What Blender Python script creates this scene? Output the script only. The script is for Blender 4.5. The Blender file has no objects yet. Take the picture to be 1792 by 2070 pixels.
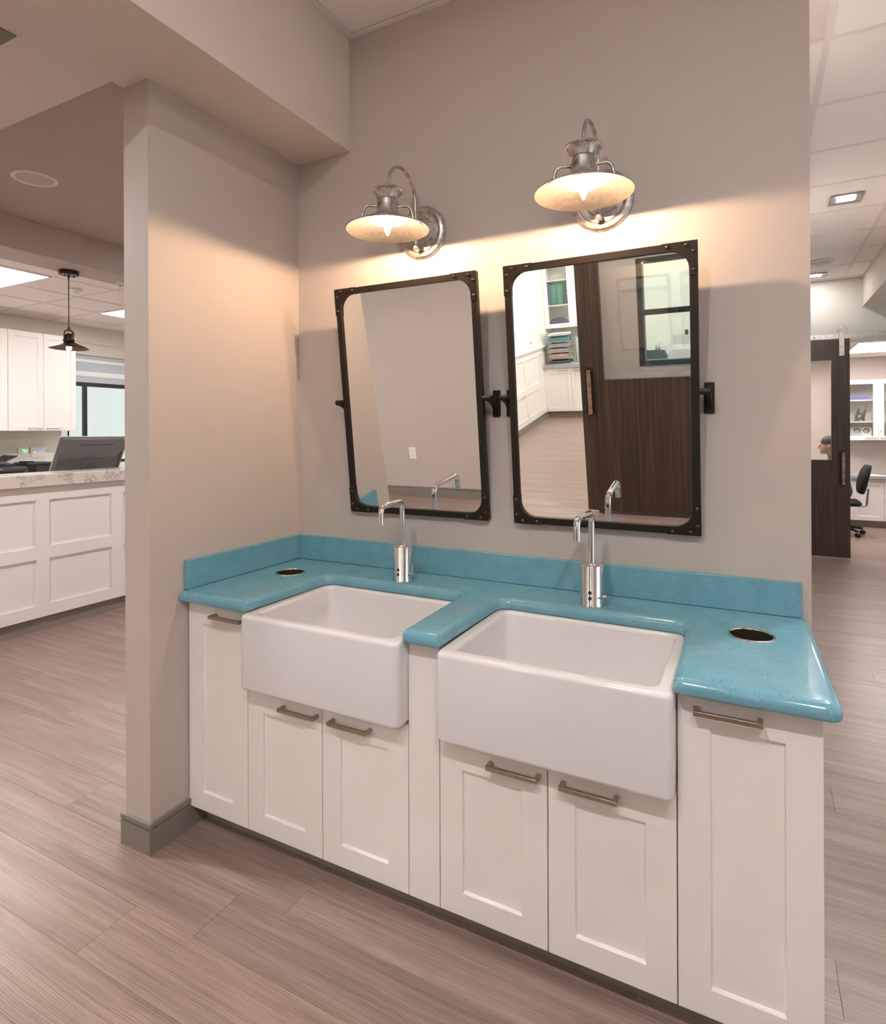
import bpy, bmesh, math, random
from mathutils import Vector, Matrix
from math import sin, cos, pi, radians
random.seed(7)
sc = bpy.context.scene
COL = sc.collection

# ------------------------------------------------------------------ camera, world, exposure
F_PX, CY = 1209.29, 872.07
YAW, ROLL = 0.4783, -0.0039
cd = bpy.data.cameras.new('camera'); cam = bpy.data.objects.new('camera', cd); COL.objects.link(cam)
cd.sensor_fit = 'HORIZONTAL'; cd.sensor_width = 36.0; cd.lens = F_PX / 1792 * 36.0
cd.shift_y = (CY - 1035.0) / 1792.0; cd.clip_start = 0.02; cd.clip_end = 100
_fw = Vector((-sin(YAW), cos(YAW), 0)); _rt = Vector((cos(YAW), sin(YAW), 0)); _up = Vector((0, 0, 1))
_r2 = cos(ROLL) * _rt + sin(ROLL) * _up; _u2 = -sin(ROLL) * _rt + cos(ROLL) * _up
CAMPOS = Vector((1.8205, -2.10, 1.4279))
cam.matrix_world = Matrix(((_r2.x, _u2.x, -_fw.x, CAMPOS.x), (_r2.y, _u2.y, -_fw.y, CAMPOS.y), (_r2.z, _u2.z, -_fw.z, CAMPOS.z), (0, 0, 0, 1)))
sc.camera = cam
w = bpy.data.worlds.new('sky'); sc.world = w; w.use_nodes = True
w.node_tree.nodes['Background'].inputs[0].default_value = (0.95, 0.96, 0.985, 1)
w.node_tree.nodes['Background'].inputs[1].default_value = .68
vs = sc.view_settings; vs.view_transform = 'Standard'; vs.look = 'None'; vs.gamma = 1.0; vs.use_curve_mapping = False
vs.exposure = 1.2
sc.cycles.use_denoising = True
sc.cycles.use_adaptive_sampling = True; sc.cycles.adaptive_threshold = .12; sc.cycles.adaptive_min_samples = 16
sc.cycles.max_bounces = 10; sc.cycles.diffuse_bounces = 6; sc.cycles.glossy_bounces = 5; sc.cycles.transmission_bounces = 4
sc.cycles.sample_clamp_indirect = 6.0
sc.cycles.caustics_reflective = False; sc.cycles.caustics_refractive = False
# lamp radiances (W/m2/sr-like) used by the builders below
L_DOWN, L_TROFFER, L_BACKROOM, L_EXAM, L_MAIN, L_BULB, L_PENDANT = 430.0, 9.5, 17.0, 9.0, 1.0, 3300.0, 60.0

# ------------------------------------------------------------------ helpers
def lin(c):
    if isinstance(c, str):
        c = [int(c[i:i + 2], 16) / 255 for i in (0, 2, 4)]
        c = [x / 12.92 if x <= .04045 else ((x + .055) / 1.055) ** 2.4 for x in c]
    return (c[0], c[1], c[2], 1)
MATS = {}
def mat(name, c, rough=.5, metal=0, spec=.5, noise=0, nscale=20, bump=0, bscale=200, emit=0, coat=0, alpha=1):
    m = bpy.data.materials.new(name); m.use_nodes = True; MATS[name] = m
    nt = m.node_tree; b = nt.nodes['Principled BSDF']
    b.inputs['Base Color'].default_value = lin(c); b.inputs['Roughness'].default_value = rough
    b.inputs['Metallic'].default_value = metal; b.inputs['Specular IOR Level'].default_value = spec
    b.inputs['Coat Weight'].default_value = coat; b.inputs['Coat Roughness'].default_value = .08
    if emit:
        b.inputs['Emission Color'].default_value = lin(c); b.inputs['Emission Strength'].default_value = emit
    if noise or bump:
        tc = nt.nodes.new('ShaderNodeTexCoord')
    if noise:
        n = nt.nodes.new('ShaderNodeTexNoise'); n.inputs['Scale'].default_value = nscale; n.inputs['Detail'].default_value = 5
        nt.links.new(tc.outputs['Object'], n.inputs['Vector'])
        r = nt.nodes.new('ShaderNodeMapRange'); r.inputs['From Min'].default_value = .3; r.inputs['From Max'].default_value = .7
        r.inputs['To Min'].default_value = 1 - noise; r.inputs['To Max'].default_value = 1 + noise
        nt.links.new(n.outputs['Fac'], r.inputs['Value'])
        mx = nt.nodes.new('ShaderNodeMix'); mx.data_type = 'RGBA'; mx.blend_type = 'MULTIPLY'; mx.inputs[0].default_value = 1
        mx.inputs[6].default_value = lin(c); nt.links.new(r.outputs[0], mx.inputs[7]); nt.links.new(mx.outputs[2], b.inputs['Base Color'])
    if bump:
        n2 = nt.nodes.new('ShaderNodeTexNoise'); n2.inputs['Scale'].default_value = bscale; n2.inputs['Detail'].default_value = 3
        nt.links.new(tc.outputs['Object'], n2.inputs['Vector'])
        bp = nt.nodes.new('ShaderNodeBump'); bp.inputs['Strength'].default_value = bump; bp.inputs['Distance'].default_value = .002
        nt.links.new(n2.outputs['Fac'], bp.inputs['Height']); nt.links.new(bp.outputs['Normal'], b.inputs['Normal'])
    return m

ORG = {}
def org(o):
    return ORG.get(o.name, Vector((0, 0, 0))) if o else Vector((0, 0, 0))
def finish(bm, name):
    bmesh.ops.recalc_face_normals(bm, faces=bm.faces)
    me = bpy.data.meshes.new(name); bm.to_mesh(me); bm.free(); return me
def mk(name, bm, m, parent=None, smooth=False, bevel=0, seg=2, base=False, angle=35):
    """link a bmesh as one object; vertices are given in the world frame of the parent thing"""
    o0 = org(parent)
    if base and parent is None:
        xs = [v.co.x for v in bm.verts]; ys = [v.co.y for v in bm.verts]; zs = [v.co.z for v in bm.verts]
        o0 = Vector(((min(xs) + max(xs)) / 2, (min(ys) + max(ys)) / 2, min(zs)))
    if o0.length: bmesh.ops.translate(bm, verts=bm.verts, vec=-o0)
    me = finish(bm, name); me.materials.append(MATS[m] if isinstance(m, str) else m)
    o = bpy.data.objects.new(name, me); COL.objects.link(o)
    if parent: o.parent = parent
    elif base: o.location = o0
    ORG[o.name] = o0
    if smooth:
        for p in me.polygons: p.use_smooth = True
        try: me.set_sharp_from_angle(angle=radians(angle))
        except Exception: pass
    if bevel:
        md = o.modifiers.new('edge', 'BEVEL'); md.width = bevel; md.segments = seg; md.limit_method = 'ANGLE'; md.angle_limit = radians(40)
        for p in me.polygons: p.use_smooth = True
        try: me.set_sharp_from_angle(angle=radians(50))
        except Exception: pass
    return o
def tag(o, label, cat, group=None):
    o['label'] = label; o['category'] = cat
    if group: o['group'] = group
    return o
def struct(o, label=None):
    o['kind'] = 'structure'
    if label: o['label'] = label
    return o
def thing(name, label, cat, loc, group=None, rot=None, local=False):
    o = bpy.data.objects.new(name, None); COL.objects.link(o); o.empty_display_size = .05
    o.location = loc
    if rot: o.rotation_euler = rot
    ORG[o.name] = Vector((0, 0, 0)) if local else Vector(loc)
    return tag(o, label, cat, group)
def dup(root, loc=None, rot=None, label=None, parent=None):
    c = root.copy(); COL.objects.link(c)
    if parent: c.parent = parent
    if loc is not None: c.location = loc
    if rot is not None: c.rotation_euler = rot
    if label: c['label'] = label
    for ch in list(root.children): dup(ch, parent=c)
    return c
def NB(): return bmesh.new()
def box(bm, x0, x1, y0, y1, z0, z1, M=None):
    v = [bm.verts.new((x, y, z)) for x in (x0, x1) for y in (y0, y1) for z in (z0, z1)]
    if M is not None:
        for a in v: a.co = M @ a.co
    for f in ((0, 1, 3, 2), (4, 6, 7, 5), (0, 4, 5, 1), (2, 3, 7, 6), (0, 2, 6, 4), (1, 5, 7, 3)):
        bm.faces.new([v[i] for i in f])
    return bm
def BX(*a): return box(NB(), *a)
def ring(bm, pts): return [bm.verts.new(p) for p in pts]
def bridge(bm, a, b):
    n = len(a)
    for i in range(n): bm.faces.new((a[i], a[(i + 1) % n], b[(i + 1) % n], b[i]))
def lathe(bm, prof, c=(0, 0, 0), n=32, M=None, closed=False):
    """prof: (r, z) pairs around the z axis"""
    rs = []
    for r, z in prof:
        if r < 1e-6: rs.append([bm.verts.new((0, 0, z))])
        else: rs.append([bm.verts.new((r * cos(2 * pi * i / n), r * sin(2 * pi * i / n), z)) for i in range(n)])
    seq = list(zip(rs, rs[1:])) + ([(rs[-1], rs[0])] if closed else [])
    for a, b in seq:
        if len(a) == 1 and len(b) == 1: continue
        if len(a) == 1:
            for i in range(n): bm.faces.new((a[0], b[i], b[(i + 1) % n]))
        elif len(b) == 1:
            for i in range(n): bm.faces.new((a[i], a[(i + 1) % n], b[0]))
        else: bridge(bm, a, b)
    for r in rs:
        for v in r:
            if M is not None: v.co = M @ v.co
            v.co += Vector(c)
    return bm
def tube(bm, pts, r, n=12, cap=True, rads=None):
    pts = [Vector(p) for p in pts]; prev = None; rs = []
    for i, p in enumerate(pts):
        t = (pts[min(i + 1, len(pts) - 1)] - pts[max(i - 1, 0)]).normalized()
        if prev is None:
            u = t.orthogonal().normalized()
        else:
            u = (prev - t * prev.dot(t)).normalized()
        prev = u; v = t.cross(u); rr = rads[i] if rads else r
        rs.append([bm.verts.new(p + rr * (cos(2 * pi * k / n) * u + sin(2 * pi * k / n) * v)) for k in range(n)])
    for a, b in zip(rs, rs[1:]): bridge(bm, a, b)
    if cap: bm.faces.new(rs[0]); bm.faces.new(rs[-1])
    return bm
def fillet(pts, rad, n=6):
    """polyline with rounded corners"""
    pts = [Vector(p) for p in pts]; out = [pts[0]]
    for a, b, c in zip(pts, pts[1:], pts[2:]):
        d1 = (a - b).normalized(); d2 = (c - b).normalized(); ang = d1.angle(d2)
        t = min(rad / math.tan(ang / 2), (a - b).length * .49, (c - b).length * .49)
        p1 = b + d1 * t; p2 = b + d2 * t
        for k in range(n + 1):
            s = k / n; out.append((1 - s) ** 2 * p1 + 2 * s * (1 - s) * b + s * s * p2)
    return out + [pts[-1]]
def rrect(x0, x1, y0, y1, r, n=5):
    out = []
    for cx, cy, a0 in ((x1 - r, y1 - r, 0), (x0 + r, y1 - r, pi / 2), (x0 + r, y0 + r, pi), (x1 - r, y0 + r, 3 * pi / 2)):
        for k in range(n + 1):
            a = a0 + pi / 2 * k / n; out.append((cx + r * cos(a), cy + r * sin(a)))
    return out
def loft(bm, loops, cap0=True, cap1=True):
    rs = [ring(bm, l) for l in loops]
    for a, b in zip(rs, rs[1:]): bridge(bm, a, b)
    if cap0: bm.faces.new(rs[0])
    if cap1: bm.faces.new(rs[-1])
    return bm
def sphere(bm, c, r, n=12, m=8, sc3=(1, 1, 1)):
    M = Matrix.Diagonal((*sc3, 1))
    return lathe(bm, [(r * sin(pi * i / m), -r * cos(pi * i / m)) for i in range(m + 1)], c, n, M)
def prism(bm, poly, h0, h1, axis='z'):
    f = {'z': lambda a, b, h: (a, b, h), 'y': lambda a, b, h: (a, h, b), 'x': lambda a, b, h: (h, a, b)}[axis]
    return loft(bm, [[f(a, b, h0) for a, b in poly], [f(a, b, h1) for a, b in poly]])
def text(name, body, size, M, m, parent, ext=.0006, align='CENTER'):
    c = bpy.data.curves.new(name, 'FONT'); c.body = body; c.size = size; c.extrude = ext; c.align_x = align; c.align_y = 'CENTER'
    o = bpy.data.objects.new(name, c); COL.objects.link(o); c.materials.append(MATS[m]); o.matrix_world = M
    dg = bpy.context.evaluated_depsgraph_get(); me = bpy.data.meshes.new_from_object(o.evaluated_get(dg)); me.materials.clear(); me.materials.append(MATS[m])
    bpy.data.objects.remove(o); o = bpy.data.objects.new(name, me); COL.objects.link(o); o.matrix_world = M
    if parent: o.parent = parent
    return o

# ------------------------------------------------------------------ materials
def node_mat(name, rough=.5, spec=.5):
    m = bpy.data.materials.new(name); m.use_nodes = True; MATS[name] = m
    nt = m.node_tree; b = nt.nodes['Principled BSDF']; b.inputs['Roughness'].default_value = rough; b.inputs['Specular IOR Level'].default_value = spec
    return m, nt, b
def N(nt, t, **kw):
    n = nt.nodes.new(t)
    for k, v in kw.items():
        if k in ('data_type', 'blend_type', 'operation', 'feature', 'distance', 'attribute_name', 'noise_dimensions'): setattr(n, k, v)
        else: n.inputs[k.replace('_', ' ')].default_value = v
    return n
def ramp(nt, stops):
    r = nt.nodes.new('ShaderNodeValToRGB'); e = r.color_ramp.elements
    while len(e) < len(stops): e.new(.5)
    for el, (p, c) in zip(e, stops): el.position = p; el.color = lin(c)
    return r
WALLC = (.53, .468, .428)
mat('wall_paint', WALLC, .62, spec=.3, bump=.08, bscale=260)
mat('wall_white', (.76, .79, .73), .6, spec=.3)
mat('wall_light', (.66, .64, .58), .62, spec=.3)
mat('ceiling_shaded', (.45, .385, .355), .7, spec=.2)  # lit soffit and dimmer side ceiling: the difference is put into colour
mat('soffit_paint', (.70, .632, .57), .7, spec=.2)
mat('trim_grey', (.235, .205, .18), .42)
mat('cabinet_white', (.80, .76, .735), .36, spec=.45)
mat('porcelain', (.725, .712, .725), .10, spec=.55, coat=.35)
mat('nickel', (.44, .385, .31), .33, metal=1, noise=.08, nscale=60)
mat('chrome', (.82, .82, .84), .05, metal=1)
mat('steel', (.62, .60, .57), .22, metal=1)
mat('dark_hole', (.01, .009, .008), .6)
mat('bronze', (.019, .0135, .0095), .45, metal=.3, spec=.4)
mat('rivet', (.12, .085, .05), .35, metal=.9)
mat('mirror_glass', (.93, .94, .93), .0, metal=1)
mat('shade_inner', (.46, .42, .38), .40, metal=1, noise=.15, nscale=50)
mat('bulb_glow', (1.0, .66, .40), .3, emit=L_BULB)
mat('pendant_glow', (1.0, .62, .34), .3, emit=L_PENDANT)
mat('pendant_dark', (.05, .032, .022), .35, metal=.6)
mat('lens_down', (1.0, .965, .955), .3, emit=L_DOWN)
mat('lens_troffer', (1.0, .95, .92), .3, emit=L_TROFFER)
mat('lens_backroom_fill', (1.0, .98, .93), .3, emit=L_BACKROOM)
mat('lens_exam', (1.0, .96, .93), .3, emit=L_EXAM)
mat('lens_main', (1.0, .955, .91), .3, emit=L_MAIN)
mat('lens_spot', (1.0, .965, .955), .3, emit=L_DOWN * 3.4)
mat('chute_steel', (.48, .45, .40), .24, metal=1)
mat('lens_dim', (1.0, .965, .955), .3, emit=70)
mat('lens_trim', (.42, .38, .34), .3, metal=.8)
mat('white_trim', (.80, .77, .74), .45)
mat('tile_white', (.90, .85, .82), .85, spec=.1, bump=.25, bscale=350)
mat('grid_white', (.78, .72, .69), .5)
mat('grille', (.40, .375, .36), .5)
mat('speaker_grille', (.50, .47, .41), .6)
mat('steel_rail', (.52, .47, .43), .34, metal=.85, noise=.2, nscale=30)
mat('black_plastic', (.012, .012, .014), .4)
mat('dark_plastic', (.035, .036, .045), .38)
mat('grey_plastic', (.13, .125, .12), .38, metal=.2)
mat('silver_plastic', (.62, .61, .62), .3, metal=.3)
mat('white_plastic', (.85, .84, .82), .4)
mat('black_fabric', (.014, .013, .015), .85, bump=.4, bscale=500)
mat('teal_fabric', (.02, .06, .07), .85)
mat('window_frame', (.018, .02, .022), .4)
mat('blind', (.50, .56, .62), .6)
mat('blind_white', (.85, .87, .88), .5)
mat('counter_grey', (.36, .36, .38), .35)
mat('led_green', (.05, 1, .18), .4, emit=3)
mat('led_yellow', (.8, 1, .1), .4, emit=3)
mat('lcd_blue', (.16, .3, .45), .3, emit=.4)
mat('paper', (.82, .80, .77), .8)
mat('paper_pink', (.62, .40, .36), .8); mat('paper_teal', (.10, .25, .30), .7); mat('paper_grey', (.45, .44, .45), .8); mat('paper_dark', (.05, .06, .05), .7)
mat('binder_green', (.03, .20, .16), .45); mat('binder_grey', (.13, .15, .20), .5); mat('gold', (.8, .62, .2), .35, metal=.8)
mat('navy', (.06, .07, .16), .5); mat('purple', (.22, .16, .42), .5); mat('blue_print', (.12, .25, .55), .5); mat('red_print', (.5, .10, .12), .5)
mat('skin', (.58, .35, .27), .5, noise=.05, nscale=30); mat('hair', (.028, .018, .014), .55, noise=.3, nscale=120)
mat('scrubs', (.10, .115, .11), .85, noise=.12, nscale=40); mat('trousers', (.03, .032, .04), .85); mat('shoe', (.02, .02, .02), .5)
mat('eye', (.03, .02, .02), .2); mat('lip', (.42, .18, .16), .5)
mat('verdigris', (.10, .125, .11), .5, metal=.5, noise=.3, nscale=60)
mat('wood_handle', (.24, .14, .09), .5, noise=.4, nscale=25)
mat('wire', (.42, .40, .36), .3, metal=.9)

# galvanised metal for the sconces
m, nt, b = node_mat('galvanised', .36); b.inputs['Metallic'].default_value = .9
tc = N(nt, 'ShaderNodeTexCoord'); n1 = N(nt, 'ShaderNodeTexNoise', Scale=38, Detail=8, Roughness=.7); nt.links.new(tc.outputs['Object'], n1.inputs['Vector'])
r = ramp(nt, [(.33, (.22, .205, .19)), (.5, (.50, .475, .45)), (.68, (.70, .67, .64))]); nt.links.new(n1.outputs['Fac'], r.inputs[0]); nt.links.new(r.outputs[0], b.inputs['Base Color'])
rr = N(nt, 'ShaderNodeMapRange'); rr.inputs['To Min'].default_value = .5; rr.inputs['To Max'].default_value = .26; nt.links.new(n1.outputs['Fac'], rr.inputs[0]); nt.links.new(rr.outputs[0], b.inputs['Roughness'])

# turquoise solid surface with flecks
m, nt, b = node_mat('turquoise', .17, .5)
tc = N(nt, 'ShaderNodeTexCoord')
big = N(nt, 'ShaderNodeTexNoise', Scale=16, Detail=4); nt.links.new(tc.outputs['Object'], big.inputs['Vector'])
r = ramp(nt, [(.35, (.138, .335, .425)), (.65, (.160, .372, .466))]); nt.links.new(big.outputs['Fac'], r.inputs[0])
last = r.outputs[0]
for scale, thr, colr, keep in ((85, .20, (.030, .19, .27), .55), (130, .24, (.05, .23, .31), .5), (60, .17, (.33, .62, .68), .72), (110, .22, (.22, .50, .57), .6)):
    v = N(nt, 'ShaderNodeTexVoronoi', Scale=scale); nt.links.new(tc.outputs['Object'], v.inputs['Vector'])
    lt = N(nt, 'ShaderNodeMath', operation='LESS_THAN'); lt.inputs[1].default_value = thr; nt.links.new(v.outputs['Distance'], lt.inputs[0])
    sp = N(nt, 'ShaderNodeSeparateColor'); nt.links.new(v.outputs['Color'], sp.inputs[0])
    gt = N(nt, 'ShaderNodeMath', operation='GREATER_THAN'); gt.inputs[1].default_value = keep; nt.links.new(sp.outputs[0], gt.inputs[0])
    mu = N(nt, 'ShaderNodeMath', operation='MULTIPLY'); nt.links.new(lt.outputs[0], mu.inputs[0]); nt.links.new(gt.outputs[0], mu.inputs[1])
    mu2 = N(nt, 'ShaderNodeMath', operation='MULTIPLY'); mu2.inputs[1].default_value = .5 if colr[0] < .1 else .28; nt.links.new(mu.outputs[0], mu2.inputs[0])
    mx = N(nt, 'ShaderNodeMix', data_type='RGBA'); nt.links.new(mu2.outputs[0], mx.inputs[0]); nt.links.new(last, mx.inputs[6]); mx.inputs[7].default_value = lin(colr); last = mx.outputs[2]
nt.links.new(last, b.inputs['Base Color']); b.inputs['Coat Weight'].default_value = .15

# quartz
m, nt, b = node_mat('quartz', .2, .5)
tc = N(nt, 'ShaderNodeTexCoord'); n0 = N(nt, 'ShaderNodeTexNoise', Scale=9, Detail=6); nt.links.new(tc.outputs['Object'], n0.inputs['Vector'])
n1 = N(nt, 'ShaderNodeTexNoise', Scale=14, Detail=8, Roughness=.65, Distortion=1.6); nt.links.new(tc.outputs['Object'], n1.inputs['Vector'])
r = ramp(nt, [(.46, (.66, .60, .56)), (.495, (.30, .26, .235)), (.505, (.30, .26, .235)), (.54, (.66, .60, .56))]); nt.links.new(n1.outputs['Fac'], r.inputs[0])
mk2 = ramp(nt, [(.5, (0, 0, 0)), (.6, (1, 1, 1))]); nt.links.new(n0.outputs['Fac'], mk2.inputs[0])
mx = N(nt, 'ShaderNodeMix', data_type='RGBA'); nt.links.new(mk2.outputs[0], mx.inputs[0]); mx.inputs[6].default_value = lin((.68, .62, .58)); nt.links.new(r.outputs[0], mx.inputs[7]); nt.links.new(mx.outputs[2], b.inputs['Base Color'])

# dark vertical-grain laminate of the sliding doors (grain along z)
def wood(name, stops, vec_scale, rough, tone=False, bumpy=0):
    m, nt, b = node_mat(name, rough, .4)
    g = N(nt, 'ShaderNodeNewGeometry'); mp = N(nt, 'ShaderNodeVectorMath', operation='MULTIPLY'); mp.inputs[1].default_value = vec_scale
    if tone:
        at = N(nt, 'ShaderNodeAttribute', attribute_name='tone'); off = N(nt, 'ShaderNodeVectorMath', operation='MULTIPLY_ADD')
        cx = N(nt, 'ShaderNodeCombineXYZ'); nt.links.new(at.outputs['Fac'], cx.inputs[0]); nt.links.new(at.outputs['Fac'], cx.inputs[1]); nt.links.new(at.outputs['Fac'], cx.inputs[2])
        nt.links.new(cx.outputs[0], off.inputs[0]); off.inputs[1].default_value = (7.3, 3.1, 11.7); nt.links.new(g.outputs['Position'], off.inputs[2]); nt.links.new(off.outputs[0], mp.inputs[0])
        src = off.outputs[0]
    else:
        nt.links.new(g.outputs['Position'], mp.inputs[0]); src = g.outputs['Position']
    n1 = N(nt, 'ShaderNodeTexNoise', Scale=1, Detail=9, Roughness=.62, Distortion=.25); nt.links.new(mp.outputs[0], n1.inputs['Vector'])
    r = ramp(nt, stops); nt.links.new(n1.outputs['Fac'], r.inputs[0]); out = r.outputs[0]
    return m, nt, b, src, n1, out
m, nt, b, src, n1, out = wood('dark_laminate', [(.3, (.026, .016, .011)), (.5, (.050, .030, .020)), (.7, (.095, .058, .038))], (55, 55, 1.1), .33)
nt.links.new(out, b.inputs['Base Color'])
# vinyl wood planks (grain along x): fine wavy dark lines over a soft mottled tone
m, nt, b, src, n1, out = wood('plank_vinyl', [(.25, (.212, .146, .124)), (.5, (.294, .211, .181)), (.75, (.375, .280, .244))], (1.0, 22, 22), .30, tone=True)
warp = N(nt, 'ShaderNodeTexNoise', Scale=1.0, Detail=3); ws = N(nt, 'ShaderNodeVectorMath', operation='MULTIPLY'); ws.inputs[1].default_value = (1.3, 4, 4)
nt.links.new(src, ws.inputs[0]); nt.links.new(ws.outputs[0], warp.inputs['Vector'])
sx = N(nt, 'ShaderNodeSeparateXYZ'); nt.links.new(src, sx.inputs[0])
ph = N(nt, 'ShaderNodeMath', operation='MULTIPLY_ADD'); nt.links.new(warp.outputs['Fac'], ph.inputs[0]); ph.inputs[1].default_value = .05; nt.links.new(sx.outputs[1], ph.inputs[2])
fq = N(nt, 'ShaderNodeMath', operation='MULTIPLY'); nt.links.new(ph.outputs[0], fq.inputs[0]); fq.inputs[1].default_value = 2 * pi / .0062
sn = N(nt, 'ShaderNodeMath', operation='SINE'); nt.links.new(fq.outputs[0], sn.inputs[0])
cw = N(nt, 'ShaderNodeCombineXYZ'); nt.links.new(sx.outputs[0], cw.inputs[0]); nt.links.new(ph.outputs[0], cw.inputs[1])
acc = None
for vx, vy, wt in ((2.0, 90, 1.7), (3.5, 300, 2.9), (22, 480, 1.1)):
    fs = N(nt, 'ShaderNodeVectorMath', operation='MULTIPLY'); fs.inputs[1].default_value = (vx, vy, 1); nt.links.new(cw.outputs[0], fs.inputs[0])
    fine = N(nt, 'ShaderNodeTexNoise', Scale=1, Detail=3, Roughness=.6); nt.links.new(fs.outputs[0], fine.inputs['Vector'])
    ad = N(nt, 'ShaderNodeMath', operation='MULTIPLY_ADD'); nt.links.new(fine.outputs['Fac'], ad.inputs[0]); ad.inputs[1].default_value = wt
    if acc is None:
        s0 = N(nt, 'ShaderNodeMath', operation='MULTIPLY'); s0.inputs[1].default_value = .30; nt.links.new(sn.outputs[0], s0.inputs[0]); acc = s0.outputs[0]
    nt.links.new(acc, ad.inputs[2]); acc = ad.outputs[0]
lr = N(nt, 'ShaderNodeMapRange'); lr.inputs['From Min'].default_value = 2.35; lr.inputs['From Max'].default_value = 3.55; lr.inputs['To Min'].default_value = 1.14; lr.inputs['To Max'].default_value = .68
nt.links.new(ad.outputs[0], lr.inputs[0])
mx = N(nt, 'ShaderNodeMix', data_type='RGBA', blend_type='MULTIPLY'); mx.inputs[0].default_value = 1; nt.links.new(out, mx.inputs[6]); nt.links.new(lr.outputs[0], mx.inputs[7])
at = N(nt, 'ShaderNodeAttribute', attribute_name='tone'); tr = N(nt, 'ShaderNodeMapRange'); tr.inputs['To Min'].default_value = .955; tr.inputs['To Max'].default_value = 1.04; nt.links.new(at.outputs['Fac'], tr.inputs[0])
mx2 = N(nt, 'ShaderNodeMix', data_type='RGBA', blend_type='MULTIPLY'); mx2.inputs[0].default_value = 1; nt.links.new(mx.outputs[2], mx2.inputs[6]); nt.links.new(tr.outputs[0], mx2.inputs[7]); nt.links.new(mx2.outputs[2], b.inputs['Base Color'])
bp = N(nt, 'ShaderNodeBump', Strength=.35, Distance=.0006); nt.links.new(lr.outputs[0], bp.inputs['Height']); nt.links.new(bp.outputs['Normal'], b.inputs['Normal'])
mat('subfloor', (.10, .075, .065), .8)
# clear glass pane: mostly see-through with a faint mirror sheen
def glass(name, tint, fac, rough=.02):
    m = bpy.data.materials.new(name); m.use_nodes = True; MATS[name] = m; nt = m.node_tree; nt.nodes.clear()
    o = nt.nodes.new('ShaderNodeOutputMaterial'); t = nt.nodes.new('ShaderNodeBsdfTransparent'); t.inputs[0].default_value = lin(tint)
    g = nt.nodes.new('ShaderNodeBsdfGlossy'); g.inputs[0].default_value = (.9, .92, .92, 1); g.inputs['Roughness'].default_value = rough
    mx = nt.nodes.new('ShaderNodeMixShader'); mx.inputs[0].default_value = fac
    nt.links.new(t.outputs[0], mx.inputs[1]); nt.links.new(g.outputs[0], mx.inputs[2]); nt.links.new(mx.outputs[0], o.inputs[0])
def lit_glass(name, col, strength):
    m = bpy.data.materials.new(name); m.use_nodes = True; MATS[name] = m; nt = m.node_tree; nt.nodes.clear()
    o = nt.nodes.new('ShaderNodeOutputMaterial'); t = nt.nodes.new('ShaderNodeBsdfTransparent'); e = nt.nodes.new('ShaderNodeEmission')
    e.inputs[0].default_value = lin(col); e.inputs[1].default_value = strength; a = nt.nodes.new('ShaderNodeAddShader')
    nt.links.new(t.outputs[0], a.inputs[0]); nt.links.new(e.outputs[0], a.inputs[1]); nt.links.new(a.outputs[0], o.inputs[0])
lit_glass('bulb_glass', (1.0, .72, .5), 1.1)
glass('clear_glass', (.93, .96, .95), .07)
glass('film_glass', (.74, .78, .75), .06)
glass('cabinet_glass', (.93, .94, .93), .05)
glass('door_glass', (.93, .93, .92), .08)

for n_ in ('bulb_glass', 'led_green', 'led_yellow', 'lcd_blue'): MATS[n_].cycles.emission_sampling = 'NONE'

# ------------------------------------------------------------------ the setting
HB, HM, HH = 2.6316, 3.117, 2.84          # soffit underside, main ceiling, side ceiling
XL, YO, XR, YF = -6.02, -3.08, 4.2, 5.90   # far left wall, wall behind the camera, right wall, far corridor wall
TW, DW, WB = .1277, .7577, .2841           # wing wall thickness and depth, soffit edge

floor = struct(mk('floor', BX(-6.2, 4.4, -7.9, 9.3, -.12, -.004), 'subfloor'))
PW, PL = .1845, 1.10
JOINT = {0: .583, -1: .407, -2: .164}
def plank_bm(bm, x0, x1, y0, y1, tone, lay):
    g = .0003
    x0 += g; x1 -= g; y0 += g; y1 -= g; e = .0005
    a = ring(bm, [(x0, y0, -.004), (x1, y0, -.004), (x1, y1, -.004), (x0, y1, -.004)])
    c = ring(bm, [(x0, y0, -e), (x1, y0, -e), (x1, y1, -e), (x0, y1, -e)])
    d = ring(bm, [(x0 + e, y0 + e, 0), (x1 - e, y0 + e, 0), (x1 - e, y1 - e, 0), (x0 + e, y1 - e, 0)])
    bridge(bm, a, c); bridge(bm, c, d); bm.faces.new(d)
    for v in a + c + d: v[lay] = tone
def in_view(x, y):
    d = Vector((x, y, 0)) - CAMPOS; z = d.dot(_fw)
    if z < .3: return None
    u = 896 + F_PX * d.dot(_r2) / z; v = CY - F_PX * d.dot(_u2) / z
    return z if (-120 < u < 1912 and v < 2350) else None
cand = []
for k in range(int((-7.75 + .742) / PW) - 1, int((9.1 + .742) / PW) + 1):
    y0 = -.742 + k * PW; y1 = y0 + PW
    off = JOINT.get(k, (k * .4142 % 1) * PL)
    i0 = int((-6.1 - off) / PL) - 1
    for i in range(i0, i0 + 12):
        x0 = off + i * PL; x1 = x0 + PL
        if x1 < -6.02 or x0 > 4.2: continue
        xa, xb = max(x0, -6.02), min(x1, 4.2)
        vis = []
        for s in (.05, .35, .65, .95):
            X = xa + s * (xb - xa); Y = (y0 + y1) / 2
            if (Y < -.53 and X > -2.7) or (X < -.13 and X > -2.7 and Y < 1.3) or (X > 1.98 and X < 3.2 and Y < 5.9):
                z = in_view(X, Y)
                if z: vis.append(z)
        cand.append((min(vis) if vis else 99, xa, xb, y0, y1))
cand.sort()
tones = {}
far = NB(); lay = far.verts.layers.float.new('tone')
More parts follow.
